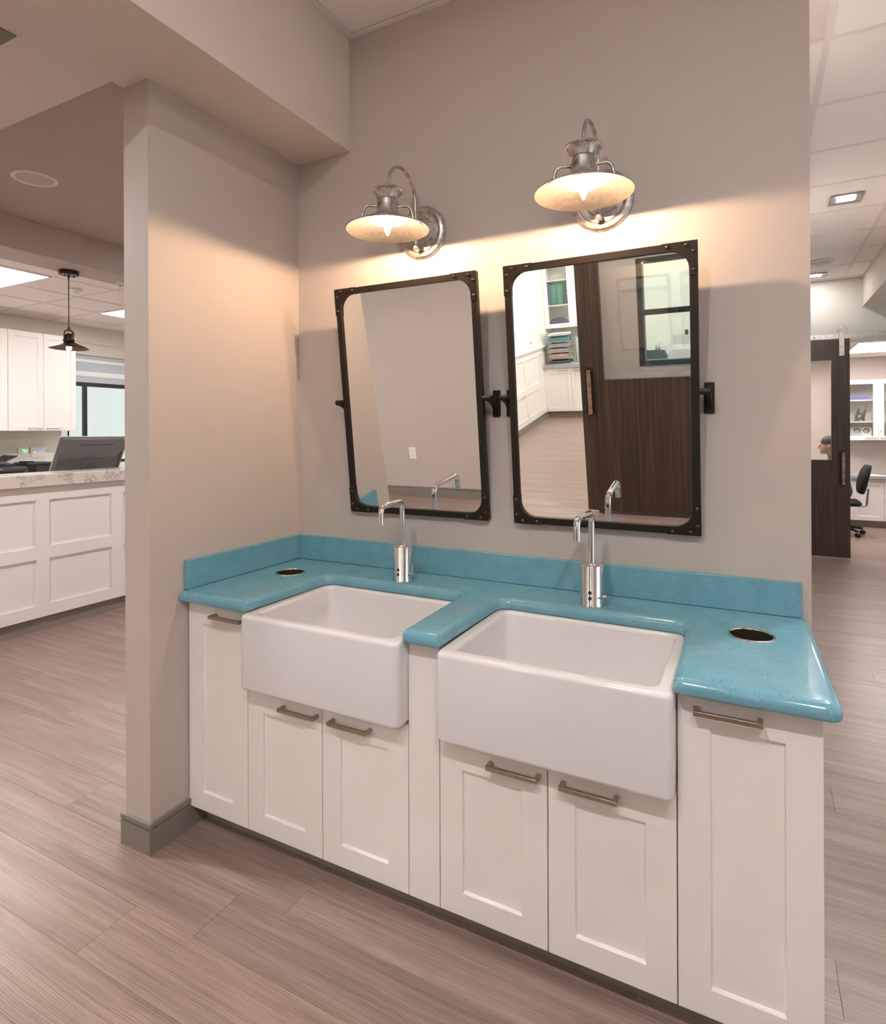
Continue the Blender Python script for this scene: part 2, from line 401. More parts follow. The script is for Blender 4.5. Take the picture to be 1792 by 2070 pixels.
for n, (z, xa, xb, y0, y1) in enumerate(cand):
    tone = random.randrange(12) / 11
    if z < 90 and n < 290:
        full = abs(xb - xa - PL) < 1e-6
        me = tones.get(tone) if full else None
        if me is None:
            bm = NB(); ly = bm.verts.layers.float.new('tone'); plank_bm(bm, 0, xb - xa, 0, PW, tone, ly); me = finish(bm, 'plank'); me.materials.append(MATS['plank_vinyl'])
            if full: tones[tone] = me
        o = bpy.data.objects.new('plank', me); COL.objects.link(o); o.parent = floor; o.location = (xa, y0, 0)
    else:
        plank_bm(far, xa, xb, y0, y1, tone, lay)
o = mk('plank_field', far, 'plank_vinyl', floor); o['kind'] = 'stuff'

def boxes(name, L, m, label=None):
    bm = NB()
    for b_ in L: box(bm, *b_)
    return struct(mk(name, bm, m), label)
boxes('wall_back', [(-TW, 1.975, 0, .12, 0, HM)], 'wall_paint', 'taupe wall behind the two mirrors')
boxes('wall_wing', [(-TW, 0, -DW, 0, 0, HB)], 'wall_paint', 'short taupe wing wall at the end of the vanity')
boxes('wall_corridor', [(1.855, 1.975, .12, YF, 0, HM)], 'wall_paint')
boxes('wall_hall', [(-TW, 0, .12, 5.0, 0, HM)], 'wall_paint')
boxes('wall_left', [(XL - .12, XL, YO, 2.50, 0, HH), (XL - .12, XL, 3.95, 5.0, 0, HH), (XL - .12, XL, 2.50, 3.95, 0, 1.02), (XL - .12, XL, 2.50, 3.95, 2.46, HH)], 'wall_light')
boxes('wall_office_end', [(XL - .12, -TW, 5.0, 5.12, 0, HH)], 'wall_light')
boxes('wall_opposite', [(XL - .12, -.30, YO - .1, YO, 0, HM), (-.30, .62, YO - .1, YO, 2.36, HM), (.62, 1.012, YO - .1, YO, 0, HM), (1.012, 1.95, YO - .1, YO, 0, 1.26),
      (1.012, 1.95, YO - .1, YO, 2.10, HM), (1.95, XR + .12, YO - .1, YO, 0, HM)], 'wall_paint')
FILL_WINS = [(-1.6, .4), (.8, 2.8), (3.2, 5.2)]            # unseen windows added in the right-hand wall to let in fill daylight
wr = [(XR, XR + .12, YO, YF, 0, .20), (XR, XR + .12, YO, YF, 2.70, HM), (XR, XR + .12, YO, FILL_WINS[0][0], .20, 2.70), (XR, XR + .12, FILL_WINS[2][1], YF, .20, 2.70)]
for a, b_ in zip(FILL_WINS, FILL_WINS[1:]): wr.append((XR, XR + .12, a[1], b_[0], .20, 2.70))
boxes('wall_right', wr, 'wall_paint')
for n_, (a, b_) in enumerate(FILL_WINS):
    wn = struct(mk('window_%d' % (n_ + 3), BX(XR + .02, XR + .08, a + .0005, a + .045, .2005, 2.6995), 'window_frame'))  # added fill windows, out of view
    for nm, q in (('jamb', (b_ - .045, b_ - .0005, .2005, 2.6995)), ('bottom_rail', (a + .045, b_ - .045, .2005, .245)), ('top_rail', (a + .045, b_ - .045, 2.655, 2.6995)), ('mullion', ((a + b_) / 2 - .02, (a + b_) / 2 + .02, .245, 2.655))):
        mk(nm, BX(XR + .02, XR + .08, *q), 'window_frame', wn)
    for q in ((a + .045, (a + b_) / 2 - .02), ((a + b_) / 2 + .02, b_ - .045)): mk('pane', BX(XR + .048, XR + .053, *q, .245, 2.655), 'clear_glass', wn)
boxes('wall_far', [(1.855, 2.10, YF, YF + .12, 0, HM), (2.10, 3.40, YF, YF + .12, 2.42, HM), (3.40, XR + .12, YF, YF + .12, 0, HM)], 'wall_light')
boxes('wall_exam', [(1.1, XR + .12, 9.1, 9.22, 0, 2.55), (1.1, 1.2, YF + .12, 9.1, 0, 2.55), (XR, XR + .12, YF + .12, 9.1, 0, 2.55), (1.1, 1.855, YF, YF + .12, 0, 2.55)], 'wall_paint')
boxes('wall_back_room', [(-1.2, 2.7, -7.85, -7.75, 0, HH), (2.6, 2.7, -7.75, YO - .1, 0, HH)], 'wall_white')
wains = boxes('wall_wainscot', [(-1.2, -1.1, -7.75, YO - .1, 0, HH)], 'wall_white')
# ceilings and soffits
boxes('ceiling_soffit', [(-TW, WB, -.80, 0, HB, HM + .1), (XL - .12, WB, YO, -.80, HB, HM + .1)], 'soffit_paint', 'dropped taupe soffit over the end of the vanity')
boxes('ceiling_side', [(-2.46, -TW, -.80, 5.0, HH, HH + .1)], 'ceiling_shaded')
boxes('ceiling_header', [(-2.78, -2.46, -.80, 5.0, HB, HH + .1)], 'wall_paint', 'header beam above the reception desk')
boxes('ceiling_soffit_corridor', [(2.90, XR + .12, YO, YF, 2.79, HM + .1)], 'soffit_paint')
def tiled(name, x0, x1, y0, y1, z, gx, gy, skip=()):
    """suspended ceiling: tiles laid into a white tee grid"""
    c = struct(mk(name, BX(x0, x1, y0, y1, z + .03, z + .12), 'tile_white'))
    P = .607
    xs = sorted({x0, x1} | {gx + i * P for i in range(-30, 30) if x0 + .02 < gx + i * P < x1 - .02})
    ys = sorted({y0, y1} | {gy + i * P for i in range(-30, 30) if y0 + .02 < gy + i * P < y1 - .02})
    cache = {}
    for i in range(len(xs) - 1):
        for j in range(len(ys) - 1):
            cx, cy = (xs[i] + xs[i + 1]) / 2, (ys[j] + ys[j + 1]) / 2
            if any(a < cx < b and c2 < cy < d for a, b, c2, d in skip): continue
            dx, dy = xs[i + 1] - xs[i] - .012, ys[j + 1] - ys[j] - .012
            k = (round(dx, 3), round(dy, 3))
            if k not in cache:
                bm = NB(); loft(bm, [[(sx * (dx / 2 - q), sy * (dy / 2 - q), h) for sx, sy in ((-1, -1), (1, -1), (1, 1), (-1, 1))] for q, h in ((-.001, .012), (0, .004), (.003, 0))])
                me = finish(bm, 'ceiling_tile'); me.materials.append(MATS['tile_white']); cache[k] = me
            o = bpy.data.objects.new('ceiling_tile', cache[k]); COL.objects.link(o); o.parent = c; o.location = (cx, cy, z + .004)
    for x in xs: mk('grid_bar', BX(x - .012, x + .012, y0, y1, z, z + .03), 'grid_white', c)
    for y in ys: mk('grid_bar', BX(x0, x1, y - .0115, y + .0115, z + .0004, z + .03), 'grid_white', c)
    return c
tiled('ceiling_main', WB, 2.90, YO, 0, HM, WB, 0)
tiled('ceiling_corridor', 1.975, 2.90, .0, YF, HM, 2.115, .97, skip=[(1.9, 2.11, .37, .96)])
OX, OY = -5.02 + .607, 1.075
tiled('ceiling_office', XL, -2.78, -.80, 5.0, HH, OX, OY)
boxes('ceiling_exam', [(1.1, XR + .1, YF + .12, 9.2, 2.55, 2.65)], 'tile_white')
tiled('ceiling_back_room', -1.1, 2.6, -7.75, YO - .1, HH, -1.1, -7.75)
# wall angle along the back wall and soffit of the main ceiling
bm = NB(); box(bm, WB, 1.975, -.022, -.0005, HM - .006, HM); box(bm, WB + .0005, WB + .022, YO, -.022, HM - .006, HM); struct(mk('trim_1', bm, 'grid_white'))

# baseboards with a stepped cap
def baseboard(name, runs, m='trim_grey'):
    bm = NB()
    for (x0, y0, x1, y1, nx, ny) in runs:
        for h0, h1, t in ((0, .083, .012), (.083, .090, .008), (.090, .104, .013)):
            xa, xb = sorted((x0, x1)); ya, yb = sorted((y0, y1))
            if nx: box(bm, *(sorted((x0, x0 + nx * t))), ya, yb, h0, h1)
            else: box(bm, xa, xb, *(sorted((y0, y0 + ny * t))), h0, h1)
    return struct(mk(name, bm, m))
baseboard('baseboard_wing', [(0, -DW, 0, -.53, 1, 0), (-TW - .012, -DW, .012, -DW, 0, -1), (-TW, -DW, -TW, .0, -1, 0)])
baseboard('baseboard_opposite', [(XL, YO, -.30, YO, 0, 1), (.62, YO, XR, YO, 0, 1)])
baseboard('baseboard_right', [(XR, YO, XR, YF, -1, 0)])
baseboard('baseboard_wainscot', [(-1.1, -7.12, -1.1, YO - .1, 1, 0)])
baseboard('baseboard_corridor', [(1.975, .002, 1.975, YF, 1, 0)])
baseboard('baseboard_hall', [(-TW, .12, -TW, 5.0, -1, 0)])
baseboard('baseboard_far', [(3.40, YF, XR, YF, 0, -1)])

# ------------------------------------------------------------------ light fixtures
def down_light(loc, label, group='square recessed ceiling lights', s=.205, k=.055, lens='lens_down'):
    t = thing('recessed_light', label, 'ceiling light', loc, group); x, y, z = loc
    h = s / 2; bm = NB()
    loft(bm, [[(x + a * p, y + b_ * q, zz) for a, b_ in ((-1, -1), (1, -1), (1, 1), (-1, 1))] for p, q, zz in ((h, h, z), (h, h, z - .006), (h - .006, h - .006, z - .008), (k, k * .8, z - .0035))], True, False)
    mk('trim_ring', bm, 'lens_trim', t)
    mk('lens', BX(x - k, x + k, y - k * .8, y + k * .8, z - .0045, z - .002), lens, t)
    return t
down_light((2.43, 3.14, HM), 'square recessed ceiling light with bright lens, nearer of the two in the corridor')
down_light((2.43, 5.58, HM), 'square recessed ceiling light near the far corridor wall, half hidden by the wall edge', lens='lens_dim')
down_light((1.19, -2.50, HM), 'square recessed ceiling light above the floor in front of the vanity', k=.030, lens='lens_spot')
down_light((2.40, -2.50, HM), 'square recessed ceiling light above the floor right of the vanity', k=.030, lens='lens_spot')
down_light((2.43, .67, HM), 'unseen square recessed ceiling light added at the near end of the corridor')  # out-of-view lamp added to light the near corridor
down_light((-1.55, -1.08, HB), 'square recessed light in the soffit over the passage', k=.07)
down_light((-1.35, 2.2, HH), 'unseen square recessed light added in the ceiling behind the wing wall', k=.07)  # hidden lamp added to light the desk and hall floor
def troffer(x0, x1, y0, y1, z, label, lens, group='flat ceiling light panels'):
    cx, cy = (x0 + x1) / 2, (y0 + y1) / 2
    t = thing('light_panel', label, 'ceiling light', (cx, cy, z), group); bm = NB(); f = .018
    for a in ((x0, x1, y0, y0 + f), (x0, x1, y1 - f, y1), (x0, x0 + f, y0 + f, y1 - f), (x1 - f, x1, y0 + f, y1 - f)): box(bm, *a, z - .008, z)
    mk('frame', bm, 'white_trim', t)
    mk('diffuser', BX(x0 + f, x1 - f, y0 + f, y1 - f, z - .006, z - .002), lens, t)
P = .607
troffer(OX - P, OX + P, OY - 1 * P, OY, HH, 'large glowing ceiling panel behind the pendant lamp', 'lens_troffer')
troffer(OX - P, OX, OY + 2 * P, OY + 3 * P, HH, 'glowing ceiling panel partly hidden by the wing wall', 'lens_troffer')
troffer(OX, OX + P, OY + 4 * P, OY + 5 * P, HH, 'unseen glowing ceiling panel added deeper in the office', 'lens_troffer')  # hidden panel added for more light in the office
troffer(OX - P, OX, OY - 3 * P, OY - 2 * P, HH, 'unseen glowing ceiling panel added at the near end of the office', 'lens_troffer')  # out-of-view panel, also added as office fill light
troffer(3.02, 3.62, 7.2, 8.4, 2.55, 'glowing ceiling panel in the room behind the sliding door', 'lens_exam')
troffer(1.7, 2.3, 7.2, 8.4, 2.55, 'unseen glowing ceiling panel added behind the sliding door', 'lens_exam')  # second panel added out of sight to brighten this room
for xx, yy, ll in ((-.19, -4.1, 'added unseen front panel light of the mirrored room, wainscot side'), (-.19, -6.5, 'added unseen rear panel light of the mirrored room, wainscot side'), (1.62, -4.7, 'added unseen panel light of the mirrored room above the desk'), (1.62, -6.5, 'added unseen panel light of the mirrored room by the counter')):
    troffer(xx - .3, xx + .3, yy - .3, yy + .3, HH, ll, 'lens_backroom_fill')  # unseen panels added to brighten the mirrored room
def round_speaker(x, y, z, r, label):
    t = thing('ceiling_speaker', label, 'ceiling speaker', (x, y, z), 'round ceiling speakers')
    mk('bezel', lathe(NB(), [(r * .80, -.006), (r * .86, -.011), (r * .97, -.009), (r, -.003), (r, 0), (r * .8, 0)], (x, y, z), 40, closed=True), 'white_trim', t, smooth=True)
    mk('grille', lathe(NB(), [(0, -.007), (r * .5, -.0065), (r * .81, -.004), (r * .81, 0), (0, 0)], (x, y, z), 40), 'speaker_grille', t, smooth=True)
round_speaker(-1.705, -.20, HH, .112, 'round ceiling speaker in the side ceiling beside the wing wall')
round_speaker(2.43, 5.0, HM, .115, 'round ceiling speaker between the corridor lights')
# perforated return-air grille in the corridor ceiling
t = thing('air_grille', 'perforated return air grille at the top of the corridor ceiling', 'vent', (2.045, .665, HM))
bm = NB(); x0, x1, y0, y1 = 1.985, 2.103, .375, .958
for a in ((x0, x1, y0, y0 + .006), (x0, x1, y1 - .006, y1), (x1 - .006, x1, y0, y1)): box(bm, *a, HM - .002, HM + .008)
mk('frame', bm, 'grid_white', t)
mk('backing', BX(x0, x1, y0, y1, HM + .010, HM + .013), 'dark_plastic', t)
bm = NB(); i = 0
while y0 + .008 + i * .012 < y1 - .006:
    yy = y0 + .008 + i * .012; box(bm, x0, x1 - .006, yy, yy + .0088, HM + .003, HM + .007); i += 1
mk('louvre_field', bm, 'grid_white', t)['kind'] = 'stuff'
bm = NB(); i = 0
while x0 + i * .011 < x1 - .008:
    box(bm, x0 + i * .011, x0 + i * .011 + .0065, y0, y1, HM + .004, HM + .008); i += 1
mk('mesh_field', bm, 'grid_white', t)['kind'] = 'stuff'
# dark flat panel in the soffit
t = thing('soffit_panel', 'flat olive grey panel in the soffit, cut by the photo edge', 'panel', (-.44, -1.38, HB))
mk('frame', loft(NB(), [[(-.44 + a * h, -1.38 + b_ * h, z) for a, b_ in ((-1, -1), (1, -1), (1, 1), (-1, 1))] for h, z in ((.302, HB), (.302, HB - .004), (.296, HB - .005))]), 'soffit_paint', t)
mk('panel', BX(-.44 - .292, -.44 + .292, -1.38 - .292, -1.38 + .292, HB - .008, HB - .0045), 'panel_olive' if 'panel_olive' in MATS else mat('panel_olive', (.20, .175, .14), .6), t)

# ------------------------------------------------------------------ vanity
HC = .864
DF = -.6017                                     # door front plane
def shaker(bm, u0, u1, v0, v1, st, tr, br, d0, d1, rec, put, chamf=.004):
    """slab from depth d0 (front) to d1 with a recessed panel; put(u, v, d) places a point"""
    R = lambda a, b_, c, d, dep: ring(bm, [put(a, c, dep), put(b_, c, dep), put(b_, d, dep), put(a, d, dep)])
    e = .0012
    back = R(u0, u1, v0, v1, d1); s1 = R(u0, u1, v0, v1, d0 + e); f0 = R(u0 + e, u1 - e, v0 + e, v1 - e, d0)
    i0 = R(u0 + st, u1 - st, v0 + br, v1 - tr, d0)
    i1 = R(u0 + st + .001, u1 - st - .001, v0 + br + .001, v1 - tr - .001, d0 + rec * .75)
    i2 = R(u0 + st + chamf, u1 - st - chamf, v0 + br + chamf, v1 - tr - chamf, d0 + rec)
    bm.faces.new(back)
    for a, b_ in ((back, s1), (s1, f0), (f0, i0), (i0, i1), (i1, i2)): bridge(bm, a, b_)
    bm.faces.new(i2); return bm
PY = lambda u, v, d: (u, d, v)
def bar_pull(name, x0, x1, z, y, parent, m='nickel', s=.0055, proj=.032, axis='x'):
    bm = NB(); pts = rrect(-s, s, -s, s, .0015, 2)
    def P3(a, b_, c): return (a, b_, c) if axis == 'x' else (-b_, a, c)
    def bx(a0, a1, b0, b1, c0, c1):
        v = [bm.verts.new(P3(a, b_, c)) for a in (a0, a1) for b_ in (b0, b1) for c in (c0, c1)]
        for f in ((0, 1, 3, 2), (4, 6, 7, 5), (0, 4, 5, 1), (2, 3, 7, 6), (0, 2, 6, 4), (1, 5, 7, 3)): bm.faces.new([v[i] for i in f])
    bx(x0, x1, y - proj, y - proj + 2 * s, z - s, z + s)
    bx(x0, x0 + 2 * s, y - proj + 2 * s, y, z - s, z + s); bx(x1 - 2 * s, x1, y - proj + 2 * s, y, z - s, z + s)
    return mk(name, bm, m, parent, bevel=.0009, seg=2)
ZB = .0787; YB = DF + .02                        # bottom of doors, front of the boxes
def unit_body(bm, x0, x1, z1, yb=-.02):
    t = .018; z0 = ZB + .002
    box(bm, x0, x0 + t, YB, yb, z0, z1); box(bm, x1 - t, x1, YB, yb, z0, z1)
    box(bm, x0 + t, x1 - t, yb - t, yb, z0, z1); box(bm, x0 + t, x1 - t, YB, yb - t, z0, z0 + t)
    return bm
S = [.002, .2912, .6096, .9266, 1.0285, 1.3447, 1.6591, 1.953]
def cab(name, label, x0, x1, doors, ztop, top_closed=False, side=False):
    t = thing(name, label, 'cabinet', ((x0 + x1) / 2, (DF - .02) / 2, ZB), 'white vanity cabinets under the turquoise counter')
    bm = unit_body(NB(), x0 + .0005, x1 - .0005 - (.0 if not side else .0), ztop)
    mk('body', bm, 'cabinet_white', t)
    for dx0, dx1, h0, h1, z, ztopd, tr in doors:
        d = mk('door', shaker(NB(), dx0 + .0015, dx1 - .0015, ZB, ztopd, .070, tr, .065, DF, YB - .001, .009, PY), 'cabinet_white', t)
        bar_pull('handle', h0, h1, z, DF, d)['label'] = 'brushed nickel bar handle'
    return t
cab('pull_out_cabinet', 'narrow white tall-door cabinet beside the wing wall', S[0], S[1], [(S[0], S[1], .135, .283, .785, .823, .078)], .824)
cab('sink_cabinet', 'white two-door cabinet under the sink nearer the wing wall', S[1], S[3], [(S[1], S[2], .450, .598, .5285, .572, .086), (S[2], S[3], .650, .798, .5285, .572, .086)], .572)
cab('sink_cabinet', 'white two-door cabinet under the sink nearer the counter end', S[4], S[6], [(S[4], S[5], 1.182, 1.326, .5285, .572, .086), (S[5], S[6], 1.382, 1.526, .5285, .572, .086)], .572)
cab('pull_out_cabinet', 'white tall-door cabinet at the free end of the vanity', S[6], S[7], [(S[6], S[7], 1.697, 1.838, .785, .823, .078)], .824)
t = mk('filler_panel', BX(S[3] + .001, S[4] - .001, DF, -.02, ZB, .824), 'cabinet_white', base=True, bevel=.001)
tag(t, 'plain white filler post between the two sinks', 'panel')
struct(mk('baseboard_vanity', BX(.013, S[7] - .002, -.532, -.515, 0, ZB + .0015), 'trim_grey'), 'grey toe kick under the vanity')

# counter: E-shaped slab with bullnose edges, holes for the waste chutes and the faucets
CHUTES = [(.167, -.250), (1.8145, -.250)]; CR = .056
def arc_pts(cx, cy, r, a0, a1, n):
    return [(cx + r * cos(a0 + (a1 - a0) * k / n), cy + r * sin(a0 + (a1 - a0) * k / n)) for k in range(n + 1)]
def corner(p, a, b_, r, n=5):
    q = fillet([(*a, 0), (*p, 0), (*b_, 0)], r, n); return [(v.x, v.y) for v in q[1:-1]]
raw = [(0, 0, 0), (0, -.644, 0), (.3190, -.644, 0), (.3290, -.212, .045), (.9150, -.212, .045), (.9235, -.644, .026), (1.0480, -.644, 0), (1.0580, -.212, .045),
       (1.6450, -.212, .045), (1.6535, -.650, .026), (1.985, -.650, .034), (1.968, 0, 0)]
raw = [(a, b_, r) for a, b_, r in raw]
outl = []
for i, (x, y, r) in enumerate(raw):
    if r: outl += corner((x, y), raw[i - 1][:2], raw[(i + 1) % len(raw)][:2], r)
    else: outl.append((x, y))
def offset_poly(P_, d):
    out = []
    n = len(P_); area = sum(P_[i][0] * P_[(i + 1) % n][1] - P_[(i + 1) % n][0] * P_[i][1] for i in range(n)); sgn = 1 if area > 0 else -1
    for i in range(n):
        a, p_, b_ = Vector(P_[i - 1]), Vector(P_[i]), Vector(P_[(i + 1) % n])
        e1 = (p_ - a).normalized(); e2 = (b_ - p_).normalized()
        n1 = Vector((-e1.y, e1.x)) * sgn; n2 = Vector((-e2.y, e2.x)) * sgn
        m_ = (n1 + n2); m_ = m_ / max(m_.length, 1e-6); k = d / max(m_.dot(n1), .35)
        out.append((p_.x + m_.x * k, p_.y + m_.y * k))
    return out
bm = NB(); rb = .019; rings_ = []; zc = HC - rb
rt_, rl_ = .023, .009                           # upper and lower edge radius
for k in range(5):
    a = pi / 2 * k / 4; rings_.append(ring(bm, [(x, y, HC - 2 * rb + rl_ * (1 - cos(a))) for x, y in offset_poly(outl, rl_ * (1 - sin(a)))]))
for k in range(9):
    a = pi / 2 * k / 8; rings_.append(ring(bm, [(x, y, HC - rt_ + rt_ * sin(a)) for x, y in offset_poly(outl, rt_ * (1 - cos(a)))]))
for a, b_ in zip(rings_, rings_[1:]): bridge(bm, a, b_)
def loop_edges(r): return [bm.edges.get((r[i], r[(i + 1) % len(r)])) or bm.edges.new((r[i], r[(i + 1) % len(r)])) for i in range(len(r))]
holes = []
for z, rg in ((HC, rings_[-1]), (HC - 2 * rb, rings_[0])):
    ed = loop_edges(rg)
    for cx, cy in CHUTES:
        h = ring(bm, [(cx + CR * cos(2 * pi * i / 40), cy + CR * sin(2 * pi * i / 40), z) for i in range(40)]); holes.append(h); ed += loop_edges(h)
    bmesh.ops.triangle_fill(bm, use_beauty=True, use_dissolve=False, edges=ed)
bridge(bm, holes[0], holes[2]); bridge(bm, holes[1], holes[3])
ct = thing('countertop', 'turquoise speckled solid-surface counter with two sink cutouts and splash', 'counter', (.98, -.32, HC - 2 * rb))
mk('slab', bm, 'turquoise', ct, smooth=True, angle=30)
mk('back_splash', BX(.0, 1.9484, -.019, -.0006, HC, .969), 'turquoise', ct, bevel=.002)
mk('side_splash', BX(.0006, .019, -.620, -.0195, HC, .969), 'turquoise', ct, bevel=.002)
for (cx, cy), lb in zip(CHUTES, ('round steel waste chute in the counter corner by the wing wall', 'round steel waste chute in the free end of the counter')):
    t = thing('waste_chute', lb, 'waste chute', (cx, cy, HC), 'waste chutes in the counter')
    mk('rim', lathe(NB(), [(.0605, 0), (.060, .0022), (.0570, .0034), (.0540, .0026), (.0530, 0)], (cx, cy, HC), 48, closed=True), 'steel', t, smooth=True)
    mk('sleeve', lathe(NB(), [(.0530, 0), (.0530, -.10), (.0542, -.10), (.0542, 0)], (cx, cy, HC), 48, closed=True), 'chute_steel', t, smooth=True)
    mk('dark_disc', lathe(NB(), [(0, -.095), (.0529, -.095), (.0529, -.098), (0, -.098)], (cx, cy, HC), 32), 'dark_hole', t)  # black disc in the sleeve stands in for its deep shade

# apron sinks: lofted rounded rectangles, outside up over the rim and down into the basin
def sink(x0, x1, label):
    y0, y1, zt, zb = -.660, -.180, HC - 2 * rb - .0003, .578
    t = thing('apron_sink', label, 'sink', ((x0 + x1) / 2, (y0 + y1) / 2, zb), 'white apron-front sinks')
    bm = NB(); L = []
    def lp(ix, iy0, iy1, r, z): L.append([(a, b_, z) for a, b_ in rrect(x0 + ix, x1 - ix, y0 + iy0, y1 - iy1, r, 6)])
    for k in range(5):
        a = pi / 2 * k / 4; q = .014 * (1 - sin(a)); lp(q, q, q, .020, zb + .014 * (1 - cos(a)))
    lp(0, 0, 0, .020, zt - .10)
    for k in range(6):
        a = pi / 2 * k / 5; q = .013 * (1 - cos(a)); lp(q * .55, q, q, .020, zt - .013 + .013 * sin(a))
    for k in range(6):
        a = pi / 2 * k / 5; q = .012 * sin(a); lp(.031 + q * .9, .031 + q, .031 + q, .030, zt - .012 + .012 * cos(a))
    lp(.052, .054, .052, .040, zb + .075); lp(.058, .060, .058, .045, zb + .050); lp(.075, .078, .075, .05, zb + .036); lp(.11, .11, .11, .05, zb + .031)
    lp((x1 - x0) / 2 - .045, (y1 - y0) / 2 - .045, (y1 - y0) / 2 - .045, .043, zb + .026)
    loft(bm, L)
    mk('basin', bm, 'porcelain', t, smooth=True, angle=60)
    mk('drain', lathe(NB(), [(0, .003), (.016, .003), (.034, .004), (.040, .002), (.040, 0), (0, 0)], ((x0 + x1) / 2, (y0 + y1) / 2, zb + .0268), 28), 'steel', t, smooth=True)
sink(.312, .9255, 'white apron-front porcelain sink nearer the wing wall')
sink(1.046, 1.6580, 'white apron-front porcelain sink nearer the counter end')

def faucet(x, y, label, swing, lever_up):
    t = thing('faucet', label, 'faucet', (x, y, HC), 'chrome sensor faucets', rot=(0, 0, 0), local=True)
    mk('body', lathe(NB(), [(0, 0), (.0385, 0), (.0385, .003), (.0360, .007), (.0360, .1285), (.0352, .130), (0, .130)], n=48), 'chrome', t, smooth=True)
    L_ = .182; pts = fillet([(0, 0, .130), (0, 0, .298), (0, -L_, .301), (0, -L_, .236)], .034, 8)
    Rz = Matrix.Rotation(swing, 4, 'Z'); pts = [Rz @ p_ for p_ in pts]
    sp = mk('spout', tube(NB(), pts, .0108, 20), 'chrome', t, smooth=True)
    mk('collar', lathe(NB(), [(.0112, .130), (.0165, .130), (.0155, .134), (.0112, .137)], n=28, closed=True), 'chrome', t, smooth=True)
    e = pts[-1]; mk('aerator', lathe(NB(), [(0, .0015), (.0085, .0015), (.0085, -.0006), (0, -.0006)], (e.x, e.y, e.z), 20), 'dark_hole', sp)
    A = Matrix.Rotation(-pi / 2 - .12, 4, 'Z')     # sensor eyes look out to the front
    for z in (.046, .028):
        d = Matrix.Rotation(radians(-86), 4, 'Z') @ Vector((.0358, 0, 0))
        M = Matrix.Translation((d.x, d.y, z)) @ Matrix.Rotation(radians(-86), 4, 'Z') @ Matrix.Rotation(pi / 2, 4, 'Y')
        mk('sensor_eye', lathe(NB(), [(0, .0018), (.0055, .0016), (.0058, 0), (0, 0)], n=20, M=M), 'dark_hole', t, smooth=True)
    a = radians(-8); d = Vector((cos(a), sin(a), 0)); bm = NB()
    lv = mk('lever_hub', tube(bm, [d * .034 + Vector((0, 0, .030)), d * .040 + Vector((0, 0, .030)), d * .0405 + Vector((0, 0, .030)), d * .051 + Vector((0, 0, .030))], .007, 16, rads=[.0045, .0045, .0072, .0072]), 'chrome', t, smooth=True)
    q = d * .047 + Vector((0, 0, .030))
    tip = q + (Vector((0, 0, .034)) if lever_up else d * .004 + Vector((-.0, -.026, .006)))
    mk('lever', tube(NB(), [q, tip], .003, 12), 'chrome', lv, smooth=True)
faucet(.6367, -.1537, 'chrome sensor faucet with upright side lever behind the sink by the wing wall', radians(7), True)
faucet(1.3537, -.1537, 'chrome sensor faucet with lowered side lever behind the sink nearer the counter end', 0, False)

# ------------------------------------------------------------------ tilting mirrors
def mirror(x0, tilt, label):
    Wm, Hm, zp, yp = .6296, .919, 1.5487, -.0837
    t = thing('tilting_mirror', label, 'mirror', (x0 + Wm / 2, yp, zp), 'bronze-framed pivot mirrors', rot=(tilt, 0, 0), local=True)
    hw, hh, fw_ = Wm / 2, Hm / 2, .024
    # local: x across, z up, -y towards the room; frame face is at y = 0
    out = rrect(-hw, hw, -hh, hh, .002, 6); inn = rrect(-hw + fw_, hw - fw_, -hh + fw_, hh - fw_, .058, 6)
    bm = NB(); L = [[(a, d, c) for a, c in P_] for P_, d in ((out, .022), (out, .001), (offset_poly(out, .001), 0), (offset_poly(inn, -.001), 0), (inn, .001), (inn, .010))]
    loft(bm, L, False, False); mk('frame', bm, 'bronze', t, smooth=True, angle=25)
    mk('back_panel', BX(-hw + .001, hw - .001, .014, .021, -hh + .001, hh - .001), 'bronze', t)
    g = rrect(-hw + fw_ - .006, hw - fw_ + .006, -hh + fw_ - .006, hh - fw_ + .006, .055, 6)
    mk('glass', prism(NB(), g, .0085, .0125, 'y'), 'mirror_glass', t)
    for sx in (-1, 1):
        for sz in (-1, 1):
            arm = .103; bm = NB()
            P_ = [(hw + .0012, hh + .0012), (hw - arm, hh + .0012), (hw - arm, hh - fw_)] + [(hw - fw_ - .058 + .058 * cos(a), hh - fw_ - .058 + .058 * sin(a)) for a in [pi / 2 - pi / 2 * k / 8 for k in range(9)]] + [(hw - fw_, hh - arm), (hw + .0012, hh - arm)]
            P_ = [(sx * a, sz * c) for a, c in P_]
            cp = mk('corner_plate', prism(bm, P_, -.0022, .0, 'y'), 'bronze', t)
            for a, c in ((hw - .031, hh - .0105), (hw - .086, hh - .0105), (hw - .0105, hh - .031), (hw - .0105, hh - .086)):
                M = Matrix.Rotation(pi / 2, 4, 'X')
                mk('rivet', lathe(NB(), [(.0058, 0), (.0055, .002), (.004, .004), (.0018, .0048), (0, .005)], (sx * a, -.0022, sz * c), 14, M), 'rivet', cp, smooth=True)
    return t
